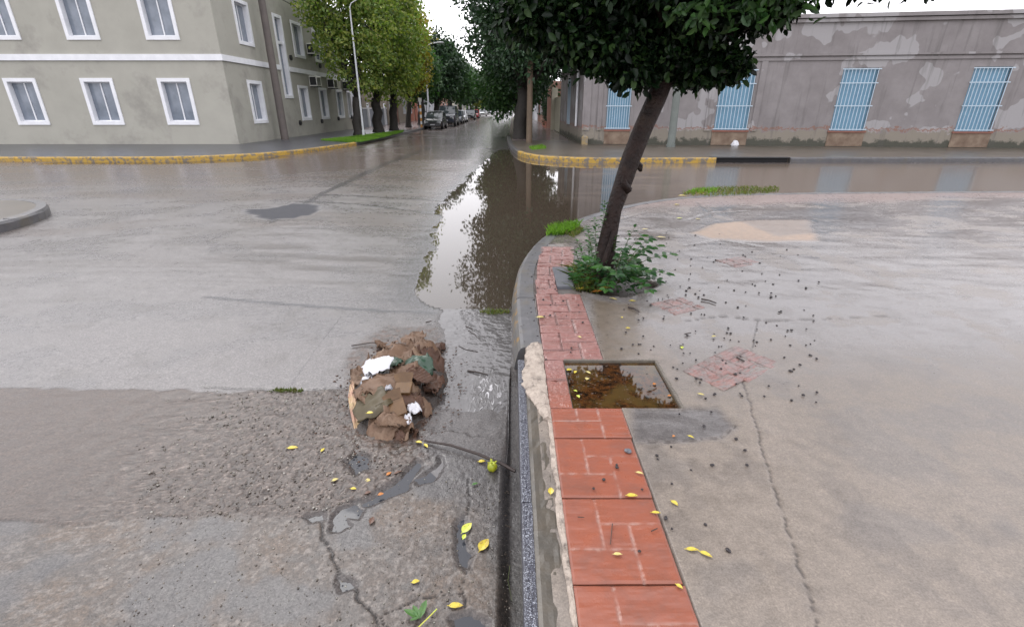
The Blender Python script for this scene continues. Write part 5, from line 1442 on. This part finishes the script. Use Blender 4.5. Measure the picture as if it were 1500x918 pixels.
# sodden pulp that fills the heap, its dark colour painting shade between scraps
n = 60; U, Vv = np.meshgrid(np.linspace(-1.3, 1.3, n), np.linspace(-1.25, 1.25, n), indexing='xy')
x = hx + U * .33; y = hy + Vv * .60
wz = mound(x + .05 * (fbm(x * 9, y * 9, 3) - .5), y + .05 * (fbm(x * 9 + 7, y * 9, 3) - .5)) * 1.0 - .035 + .03 * (fbm(x * 30, y * 30, 3) - .5)
wz = np.where(wz < -.17, -.17, wz)
link('pulp', mesh('pulp', np.stack([x, y, wz], -1).reshape(-1, 3) - np.array([hx, hy, -.155]), grid_faces(n, n), 'pulp'), loc=(hx, hy, -.155), kind='stuff', label='sodden pulp and mud under the rubbish heap, coloured dark for gap shade')
HP = [
 (598, 492, .30, .16, .1, 'card', .04, .01, 'crumpled brown paper at the far top of the rubbish heap', 0),
 (570, 508, .22, .16, .3, 'card', .035, .01, 'curled brown paper at the upper left of the heap', 0),
 (622, 512, .22, .2, -.4, 'card', .05, .01, 'crumpled brown paper at the upper right of the heap', 0),
 (590, 520, .26, .2, .5, 'card', .05, .02, 'folded brown paper above the green plastic', 0),
 (634, 530, .16, .22, -.2, 'card2', .05, .0, 'dark crushed paper on the right shoulder of the heap', 0),
 (606, 508, .2, .16, 1.0, 'card', .05, .02, 'bunched brown paper in the upper middle of the heap', 0),
 (640, 512, .14, .14, .8, 'card2', .04, .0, 'small dark paper scrap at the far right of the heap', 0),
 (572, 540, .16, .14, .3, 'gplast', .02, .035, 'pale green plastic scrap beside the white paper', 0),
 (614, 538, .22, .14, -.3, 'gplast', .03, .035, 'dark green plastic bag piece across the heap', 0),
 (530, 545, .18, .2, .4, 'card', .05, -.01, 'frayed pale brown paper on the left shoulder of the heap', 0),
 (592, 548, .2, .14, .2, 'card', .04, .03, 'torn brown paper below the green plastic', 0),
 (616, 560, .16, .15, -.5, 'card2', .012, .065, 'ribbed corrugated cardboard scrap on the right of the heap', .02),
 (634, 556, .14, .2, -.1, 'card2', .05, .0, 'crushed cardboard at the right edge of the heap', 0),
 (604, 590, .14, .16, .6, 'card2', .04, .02, 'dark wet cardboard under the tan carton', 0),
 (568, 572, .28, .20, .15, 'card', .03, .05, 'large tan paper sheet covering the middle of the heap', 0),
 (540, 582, .18, .2, .6, 'card', .03, .03, 'brown paper on the left middle of the heap', 0),
 (546, 600, .22, .2, .3, 'olive', .012, .05, 'flat olive brown sheet with a yellow leaf on it', 0),
 (575, 612, .2, .2, -.3, 'card', .04, .03, 'crumpled paper at the lower middle of the heap', 0),
 (560, 628, .18, .14, .1, 'card', .03, .01, 'brown paper flap at the lower edge of the heap', 0),
 (590, 634, .14, .12, .5, 'card', .04, .01, 'torn brown paper at the bottom tip of the heap', 0),
 (578, 645, .14, .08, -.2, 'card2', .03, .0, 'lowest dark paper scrap touching the road', 0),
 (602, 638, .1, .1, .2, 'card2', .03, .0, 'small dark scrap right of the bottom tip', 0),
]
for k, (px, py, a, b, rz, mt, amp, z, lab, corr) in enumerate(HP):
    x, y = hp(px, py)
    cat = 'plastic' if mt == 'gplast' else 'cardboard' if 'card' in lab else 'paper'
    nm = 'plastic_scrap' if mt == 'gplast' else 'cardboard_scrap' if 'card' in lab else 'paper_scrap'
    crumple(x, y, a, b, rz, 100 + k, mt, z=z, amp=amp, corr=corr, name=nm, label=lab, cat=cat, group='soaked rubbish in the heap')
_r = random.Random(88)
_words = ['upper left', 'upper right', 'top', 'right flank', 'left flank', 'lower left', 'lower right', 'centre', 'lower centre']
for k in range(40):
    a_ = _r.uniform(0, 6.28); q_ = _r.uniform(.35, .95)
    x = hx + .30 * q_ * math.cos(a_); y = hy + .54 * q_ * math.sin(a_)
    crumple(x, y, _r.uniform(.07, .15), _r.uniform(.06, .13), _r.uniform(0, 3), 300 + k, ['card', 'card2', 'card4', 'card', 'card2'][k % 5], z=_r.uniform(-.02, .012), amp=_r.uniform(.025, .045), n=7, name='paper_scrap', label='small crumpled brown paper scrap packed between the larger sheets of the rubbish heap', cat='paper', group='small scraps in the rubbish heap')
x, y = hp(554, 549); crumple(x, y, .20, .19, .3, 201, 'white', z=.085, amp=.02, drape=.5, name='paper_scrap', label='large white paper sheet on the left of the heap', cat='paper', tilt=(.1, .15))
x, y = hp(548, 555); crumple(x - .03, y - .04, .1, .07, .9, 202, 'white', z=.045, amp=.03, drape=.8, name='paper_scrap', label='white paper tail under the large white sheet', cat='paper')
x, y = hp(608, 606); crumple(x, y, .085, .07, .4, 203, 'white', z=.05, amp=.028, drape=.8, name='paper_scrap', label='crumpled white paper on the lower right of the heap', cat='paper')
x, y = hp(597, 622); crumple(x, y, .06, .05, .2, 204, 'white', z=.04, amp=.02, drape=.8, name='paper_scrap', label='smallest white paper scrap near the bottom of the heap', cat='paper')
x, y = hp(571, 582); crumple(x, y, .05, .05, .2, 205, 'foil', z=.07, amp=.02, name='foil_scrap', label='small grey foil scrap in the middle of the heap', cat='foil')
x, y = hp(524, 598); crumple(x - .02, y, .05, .26, .35, 206, 'strip', z=.02, amp=.02, drape=.9, name='wrapper', label='yellow and pink wrapper strip along the left edge of the heap', cat='wrapper')
x, y = hp(517, 575); crumple(x - .01, y, .04, .12, .1, 207, 'strip', z=.01, amp=.02, drape=.9, name='wrapper', label='pinkish wrapper end at the left edge of the heap', cat='wrapper')
def carton(px, py, w_, l_, h_, rz, z, label, tilt):
    x, y = hp(px, py); z0 = float(mound(np.array(x), np.array(y))) + z
    r_ = empty('carton', (x, y, z0), label=label, cat='box')
    r_.rotation_euler = (tilt[0], tilt[1], rz)
    V, F_ = box(-w_ / 2, w_ / 2, -l_ / 2, l_ / 2, -h_ / 2, h_ / 2, .003)
    V = [(a + .006 * math.sin(b * 40), b + .006 * math.sin(c * 60 + a * 30), c + .004 * math.sin(a * 50)) for a, b, c in V]
    add('box_body', (V, F_), 'card3', r_, world=False)
    V = [(-w_ / 2, l_ / 2, h_ / 2), (w_ / 2, l_ / 2, h_ / 2), (w_ / 2 + .01, l_ / 2 + .05, h_ / 2 + .03), (-w_ / 2 - .01, l_ / 2 + .04, h_ / 2 + .015), (0, l_ / 2 + .055, h_ / 2 + .03)]
    add('flap', (V, [(0, 1, 2, 4, 3)]), 'card3', r_, world=False)
carton(591, 577, .10, .09, .06, .15, .022, 'small tan carton wedged in the middle of the heap', (.35, .1))
carton(583, 604, .10, .11, .07, .45, .008, 'open brown carton below the small tan one', (.45, -.2))

# ------------------------------------------------------------------ fallen leaves, twigs, berries, fruit
def fallen(px, py, ln, ang, mt, label, surf='road', wdr=.4, z=None, curl=.0025, fold=0.):
    zz = z if z is not None else {'road': -.146, 'walk': .004, 'pit': -.018, 'tile': .012, 'flow': -.158}[surf]
    x, y = g(px, py, zz)
    n = 9; V = []; F_ = []
    rnd = random.Random(int(px * 7 + py))
    for i in range(n):
        t = i / (n - 1); w_ = ln * wdr * .58 * math.sin(math.pi * t ** .8) ** .85 if 0 < t < 1 else .0008
        zc = curl * math.sin(math.pi * t) * rnd.uniform(.6, 1.2) + fold * abs(t - .5) * ln
        for s_ in (-1, 0, 1): V.append(((t - .5) * ln, s_ * w_, .003 + zc * (.5 if s_ == 0 else 1.) + (0 if s_ == 0 else w_ * .18)))
    for i in range(n - 1):
        for j in range(2): F_.append((i * 3 + j, (i + 1) * 3 + j, (i + 1) * 3 + j + 1, i * 3 + j + 1))
    Vt, Ft = tube([(-.5 * ln, 0, .004), (-.62 * ln, .01 * ln, .003)], .0012 + ln * .008, 4)
    V, F_ = join((V, F_), (Vt, Ft))
    return link('fallen_leaf', mesh('fallen_leaf', V, F_, mt), loc=(x, y, zz), rot=(rnd.uniform(-.06, .06), rnd.uniform(-.06, .06), ang), label=label, cat='leaf', group='fallen leaves')
FL = [
 (684, 773, .065, .95, 'lg', 'lime green leaf in the middle of the road beside a smaller one', 'road', .5),
 (680, 786, .032, 1.3, 'lg', 'little lime leaf tucked under the larger lime leaf', 'road', .5),
 (709, 798, .075, 1.1, 'ly', 'broad yellow leaf nearest the gutter', 'road', .5),
 (609, 852, .032, .3, 'ly', 'small yellow leaf on the cracked slab', 'road', .5),
 (668, 887, .055, .0, 'ly', 'yellow leaf at the bottom by the small puddle', 'road', .38),
 (696, 709, .034, .5, 'lgr', 'green leaf below the green fruit', 'road', .4),
 (518, 716, .03, -.1, 'ly', 'bright yellow leaf on the pebbly asphalt', 'road', .5),
 (491, 703, .034, .6, 'lp', 'pale yellow leaf left of the long puddle', 'road', .5),
 (539, 704, .024, .2, 'lp', 'curled pale leaf above the bright yellow one', 'road', .9),
 (570, 694, .03, .8, 'lo', 'orange leaf at the edge of the long puddle', 'road', .6),
 (558, 724, .028, .4, 'lo', 'orange brown leaf lying in the long puddle', 'road', .6),
 (539, 722, .03, .4, 'lb', 'small red brown leaf left of the orange one', 'road', .6),
 (545, 762, .045, 1.5, 'lb', 'dark brown leaf flat on the tan slab', 'road', .5),
 (429, 656, .06, .05, 'ly', 'yellow leaf at the left edge on the pebbly asphalt', 'road', .4),
 (473, 659, .03, 1.2, 'ly', 'tiny folded yellow leaf right of the left edge leaf', 'road', .5),
 (614, 648, .04, -.3, 'ly', 'bright yellow leaf at the tip of the dark branch', 'road', .5),
 (624, 653, .04, -.9, 'ly', 'folded yellow leaf touching the tip of the dark branch', 'road', .4),
 (706, 676, .04, .1, 'ly', 'yellow leaf stuck to the left of the green fruit', 'road', .5),
 (583, 692, .05, .5, 'lb', 'reddish stalk of leaf in the puddle corner', 'road', .25),
 (807, 719, .04, 1.45, 'ly', 'yellow leaf on the cement behind the granite edging', 'walk', .6),
 (937, 693, .036, -.35, 'lp', 'pale leaf at the right edge of the red tile', 'tile', .35),
 (926, 726, .052, .0, 'ly', 'yellow leaf lying across the joint between two red tiles', 'tile', .38),
 (961, 751, .04, -.1, 'ly', 'thin yellow leaf half off the right side of the tile', 'tile', .3),
 (988, 737, .038, -1.0, 'ly', 'yellow leaf alone on the smooth concrete', 'walk', .5),
 (905, 812, .036, .0, 'lp', 'pale yellow leaf on the red tile under the twig', 'tile', .35),
 (1014, 805, .05, -.1, 'ly', 'left half of the doubled yellow leaf on the concrete', 'walk', .35),
 (1034, 812, .05, -.6, 'ly', 'right half of the doubled yellow leaf on the concrete', 'walk', .35),
 (995, 859, .026, -.7, 'ly', 'small yellow leaf at the lower tile joint', 'tile', .5),
 (911, 465, .03, 1.4, 'ly', 'yellow leaf between the tree and the pit', 'walk', .5),
 (920, 481, .034, -.3, 'ly', 'yellow leaf just behind the pit', 'walk', .6),
 (849, 494, .034, -.8, 'lp', 'pale leaf on the worn pink tiles', 'tile', .5),
 (792, 465, .07, .05, 'lp', 'tan leaf at the left border of the worn tiles', 'tile', .45),
 (999, 509, .04, 1.2, 'lg', 'lime leaf on the wet concrete behind the pit', 'walk', .5),
 (1046, 493, .04, .2, 'lp', 'pale leaf far right on the wet concrete', 'walk', .4),
 (834, 542, .04, .3, 'ly', 'bright yellow leaf floating at the left of the pit', 'pit', .6),
 (843, 545, .035, 1.0, 'ly', 'second yellow leaf floating against the pit edge', 'pit', .5),
 (862, 546, .04, -.8, 'lp', 'curved pale leaf floating in the upper pit', 'pit', .4),
 (860, 555, .032, 1.2, 'lp', 'round pale leaf floating in the middle left of the pit', 'pit', .8),
 (843, 573, .026, -.7, 'lg', 'green leaf floating in the lower left of the pit', 'pit', .5),
 (847, 581, .03, -1.2, 'lg', 'lime leaf floating lowest in the pit', 'pit', .6),
 (959, 563, .024, .3, 'lo', 'orange leaf floating on the right of the pit', 'pit', .9),
 (981, 580, .026, .3, 'lo', 'brown orange leaf in the right corner of the pit', 'pit', .6),
 (1027, 578, .04, -.4, 'lp', 'pale yellow leaf right of the pit on the concrete', 'walk', .4),
 (1012, 640, .034, -.6, 'ly', 'yellow leaf on the dark cement in front of the pit', 'walk', .35),
 (987, 639, .02, .6, 'lo', 'small orange leaf on the dark cement before the pit', 'walk', .6),
 (854, 423, .11, .05, 'ly', 'bright yellow leaf at the left foot of the shrub', 'walk', .4),
 (888, 422, .12, -.1, 'ly', 'yellow orange leaf in the soil under the shrub', 'walk', .35),
 (875, 427, .1, .2, 'lo', 'orange leaf in the soil between the two yellow ones', 'walk', .4),
 (899, 438, .07, -.6, 'lp', 'pale leaf in front of the shrub on the concrete', 'walk', .3),
 (927, 441, .06, .0, 'ly', 'yellow leaf right in front of the shrub', 'walk', .35),
 (969, 348, .12, -.1, 'lp', 'cream leaf in the brown puddle stain behind the tree', 'walk', .5),
 (945, 336, .1, .1, 'lp', 'cream leaf behind the trunk on wet concrete', 'walk', .35),
 (996, 320, .09, .0, 'lg', 'lime leaf on the far wet concrete', 'walk', .5),
 (1023, 321, .08, .1, 'lp', 'white leaf far out on the wet concrete', 'walk', .5),
 (992, 300, .1, .0, 'ly', 'yellow leaf before the weedy kerb strip', 'walk', .5),
 (1001, 287, .18, .1, 'ly', 'yellow leaf at the left end of the weedy kerb strip', 'walk', .5),
 (1028, 284, .2, .0, 'ly', 'wide yellow leaf lying in the weedy kerb strip', 'walk', .4),
 (1072, 278, .16, .3, 'ly', 'yellow leaf inside the weedy strip near the edge', 'walk', .5),
]
for a in FL:
    fallen(a[0], a[1], a[2], a[3], a[4], a[5], a[6], a[7], fold=0.)
x, y = hp(542, 605); fallen(542, 605, .038, .1, 'ly', 'oval yellow leaf lying on the olive sheet of the heap', 'road', .6, z=float(mound(np.array(x), np.array(y))) + .075)
# green sprig at bottom
sg = empty('leaf_sprig', (*g(615, 905, -.148), -.146), label='green leaf sprig with a pale stalk at the bottom of the road', cat='sprig')
LV.clear()
for a, l in [(2.7, .07), (2.15, .06), (1.35, .075), (3.5, .035)]: leaf_at((0, -.01, .004 + .003 * a), (math.cos(a), math.sin(a), .1), (0, .1, 1), l, l * .4)
vv = np.array([tuple(p) for p in LV]); b = (np.arange(len(vv) // 6) * 6)[:, None]
for i in range(len(vv) // 6):
    link('leaf', mesh('leaf', vv[i * 6:i * 6 + 6], [(0, 1, 2, 3), (0, 3, 4, 5)], 'lgr'), sg)
add('stalk', tube([(0, -.04, .004), (.03, -.01, .01), (.06, .03, .008)], .0022, 5), 'lg', sg, world=False)
def stick(pxs, r0, label, z=-.145, name='twig', mt='twig'):
    pts = []
    for k, p in enumerate(pxs):
        x, y = g(p[0], p[1], z); pts.append((x, y, z + r0 + (p[2] if len(p) > 2 else 0)))
    n = len(pts)
    return add(name, tube(pts, [r0 * (1 - .5 * k / n) for k in range(n)], 6), mt, label=label, cat='twig')
stick([(755, 692), (735, 683, .01), (700, 669, .012), (660, 656, .012), (632, 649), (622, 647)], .009, 'long dark branch lying from the heap to the green fruit', name='branch')
stick([(598, 764 - 0), (598, 766)], .001, 'x') if False else None
stick([(897, 767), (894, 797)], .0022, 'straight dark twig on the red tile', z=.014)
stick([(846, 757), (856, 758)], .002, 'tiny twig at the left side of the red tile', z=.014)
stick([(515, 507), (545, 504, .01), (556, 503)], .005, 'thin twig sticking out left of the rubbish heap')
stick([(634, 573), (645, 583), (652, 587)], .003, 'thin curved twig right of the rubbish heap')
stick([(685, 544), (700, 547, .004), (715, 550)], .007, 'short thick twig floating in the gutter water', z=-.162)
stick([(672, 507), (682, 512), (700, 516)], .003, 'thin twig in the rippled water', z=-.162)
stick([(686, 484), (695, 490), (704, 499)], .003, 'thin twig floating behind the other one', z=-.162)
stick([(692, 482), (682, 478)], .004, 'stub of a twig in the water near the joint', z=-.162)
stick([(624, 473), (632, 471)], .006, 'dark crumb of bark on the slab above the heap')
stick([(1027, 439), (1038, 441), (1049, 445)], .008, 'forked dark twig on the concrete right of the tree', z=.004)
stick([(920, 451), (929, 453), (936, 458)], .009, 'dark twig in front of the shrub', z=.004)
stick([(1003, 490), (1012, 488)], .005, 'short twig on the wet concrete', z=.004)
stick([(1079, 524), (1090, 530)], .006, 'short twig at the right end of the wet concrete', z=.004)
stick([(954, 778), (963, 774)], .0025, 'tiny twig at the right of the red tile', z=.014)
stick([(747, 828), (744, 850), (750, 880)], .0015, 'thin pale stalk in the gutter', z=-.19, mt='stem')
# bark chip, asphalt lump
V, F_ = lathe([(0, 0), (.016, .002), (.018, .008), (.010, .014), (0, .016)], 9)
V = [(x + .003 * math.sin(y * 900 + z * 500), y + .003 * math.cos(x * 700), z) for x, y, z in V]
link('asphalt_lump', mesh('asphalt_lump', V, F_, 'slate'), loc=(*g(920, 661, .01), .008), label='small dark lump of asphalt on the red tile', cat='stone')
def pebbles(name, pts, sizes, mats, label, seed, flat=.6):
    rnd = np.random.RandomState(seed); m = len(pts)
    o_ = np.array([[1, 0, 0], [0, 1, 0], [-1, 0, 0], [0, -1, 0], [0, 0, 1.], [0, 0, -1.]])
    a = rnd.rand(m) * 6.28; ca, sa = np.cos(a), np.sin(a)
    V = o_[None] * (.7 + .6 * rnd.rand(m, 6, 1)) * sizes[:, None, None]
    V[..., 2] *= flat
    V = np.stack([V[..., 0] * ca[:, None] - V[..., 1] * sa[:, None], V[..., 0] * sa[:, None] + V[..., 1] * ca[:, None], V[..., 2]], -1) + pts[:, None, :]
    F0 = np.array([[0, 1, 4], [1, 2, 4], [2, 3, 4], [3, 0, 4], [1, 0, 5], [2, 1, 5], [3, 2, 5], [0, 3, 5]])
    F1 = (F0[None] + (np.arange(m) * 6)[:, None, None]).reshape(-1, 3)
    return link(name, mesh(name, V.reshape(-1, 3), F1, mats), kind='stuff', label=label)
_p = scatter_poly([g(x, y, -.15) for x, y in [(200, 574), (395, 573), (505, 571), (520, 600), (560, 650), (618, 660), (600, 690), (524, 730), (470, 750), (200, 762)]], 2600, 5, -.146)
pebbles('gravel', _p, .0028 + .0065 * np.random.RandomState(1).rand(len(_p)) ** 3, 'pebble', 'fine gravel standing proud of the worn asphalt', 2)
_p = scatter_poly([g(x, y, -.15) for x, y in [(150, 765), (470, 755), (600, 700), (735, 700), (750, 930), (150, 930)]], 900, 6, -.149)
pebbles('gravel', _p, .0018 + .0045 * np.random.RandomState(2).rand(len(_p)) ** 3, 'pebble', 'loose grit on the cracked slab', 3)
_q = np.random.RandomState(8); _a = _q.rand(900) * 6.283; _rr = .8 + .55 * _q.rand(900) ** 2
_p = np.stack([hx + .36 * _rr * np.cos(_a), hy + .62 * _rr * np.sin(_a), np.full(900, -.149)], 1)
pebbles('debris', _p, .003 + .009 * _q.rand(900) ** 2, 'card2', 'brown crumbs of rotten paper and mud round the heap', 4, .35)
_p = np.concatenate([scatter_poly([(-.09, 1.0), (-.0, 1.0), (-.0, 3.2), (-.06, 3.2)], 260, 9, -.165), scatter_poly(HOLE, 300, 10, -.02), scatter_poly([(.05, 3.2), (.21, 3.2), (.3, 6), (.2, 6), (.1, 5)], 40, 11, .01)])
pebbles('debris', _p, .002 + .006 * _q.rand(len(_p)) ** 2, 'soil', 'dark bits of bark and dirt in the gutter and tree hole', 5, .5)
_q = np.random.RandomState(14); _m = 420
_x = PIT[0] + .01 + (PIT[1] - PIT[0] - .02) * _q.rand(_m) ** 1.9; _y = PIT[2] + .01 + (PIT[3] - PIT[2] - .02) * _q.rand(_m) ** 1.3
pebbles('leaf_litter', np.stack([_x, _y, np.full(_m, -.0205)], 1), .003 + .010 * _q.rand(_m) ** 2, 'litter', 'rotting brown leaf litter floating in the pit', 6, .12)
# green fruit
fr = empty('fruit', (*g(721, 681, -.12), -.155), label='split green yellow fruit resting on the dark branch by the gutter', cat='fruit')
V, F_ = lathe([(0, 0), (.012, .001), (.021, .008), (.026, .02), (.026, .032), (.02, .044), (.012, .05), (.004, .046)], 18)
V = [(x * (1 + .07 * math.cos(5 * math.atan2(y, x))), y * (1 + .07 * math.cos(5 * math.atan2(y, x))), z) for x, y, z in V]
add('fruit_body', (V, F_), 'fruit', fr, smooth=True, world=False)
for a in (.3, 1.9, 3.4, 5.0):
    p = [(.008 * math.cos(a), .008 * math.sin(a), .046), (.02 * math.cos(a - .4), .02 * math.sin(a - .4), .055), (.027 * math.cos(a), .027 * math.sin(a), .06), (.02 * math.cos(a + .4), .02 * math.sin(a + .4), .052)]
    add('sepal', (p, [(0, 1, 2, 3)]), 'fruit', fr, world=False)
# berries
bm = []
for k in range(4):
    rr = random.Random(k)
    V, F_ = lathe([(0, 0), (.7, .15), (1, .6), (.85, 1.1), (.4, 1.45), (0, 1.5)], 7)
    V = [(x + .15 * rr.uniform(-1, 1), y + .15 * rr.uniform(-1, 1), z) for x, y, z in V]
    bm.append(mesh('berry', np.array(V), F_, 'berry', smooth=True))
rnd = random.Random(12)
bpx = [(903, 688), (884, 706), (869, 719), (936, 811), (1012, 689), (984, 709), (1033, 769), (984, 775), (1066, 807), (983, 655), (962, 668), (903, 684), (963, 673), (1031, 625), (995, 607), (1042, 604), (1078, 644), (1043, 682), (1091, 660), (1094, 682), (1025, 561), (1027, 556), (1056, 541), (1058, 529), (1001, 518), (982, 506), (992, 541), (1077, 549), (975, 760), (940, 720)]
spots = [g(x, y) for x, y in bpx if y > 480]
while len(spots) < 190:
    px = rnd.uniform(905, 1200); py = 340 + 250 * rnd.random() ** 1.1
    x, y = g(px, py)
    if PIT[0] - .03 < x < PIT[1] + .05 and PIT[2] - .03 < y < PIT[3] + .05: continue
    if px < 960 and 360 < py < 440: continue
    spots.append((x, y))
while len(spots) < 215: spots.append((rnd.uniform(.07, .6), rnd.uniform(2.9, 5.2)))
for k, (x, y) in enumerate(spots):
    tilez = .012 if TX0 < x < TX1 and y < 5.9 else .002
    o = link('berry', bm[k % 4], loc=(x, y, tilez), rot=(0, 0, rnd.uniform(0, 6)), label='small black fallen berry on the wet sidewalk', cat='berry', group='black berries strewn over the sidewalk')
    s_ = rnd.uniform(.0045, .0085) * (1 + .06 * y); o.scale = (s_ * rnd.uniform(.9, 1.5), s_, s_ * .8)
# white bag by the stucco wall
bx, by = 10.0, 23.35
V, F_ = lathe([(.0, 0), (.14, .0), (.17, .07), (.13, .17), (.07, .24), (.02, .27)], 12)
V = [(x + .03 * math.sin(z * 40 + y * 30), y * .8 + .02 * math.sin(x * 40), z) for x, y, z in V]
link('plastic_bag', mesh('plastic_bag', V, F_, 'white'), loc=(bx, by - .2, 0), label='small white bag lying at the foot of the stucco wall', cat='bag')
print('objects', len(bpy.data.objects), 'tris', sum(len(m_.polygons) for m_ in bpy.data.meshes))
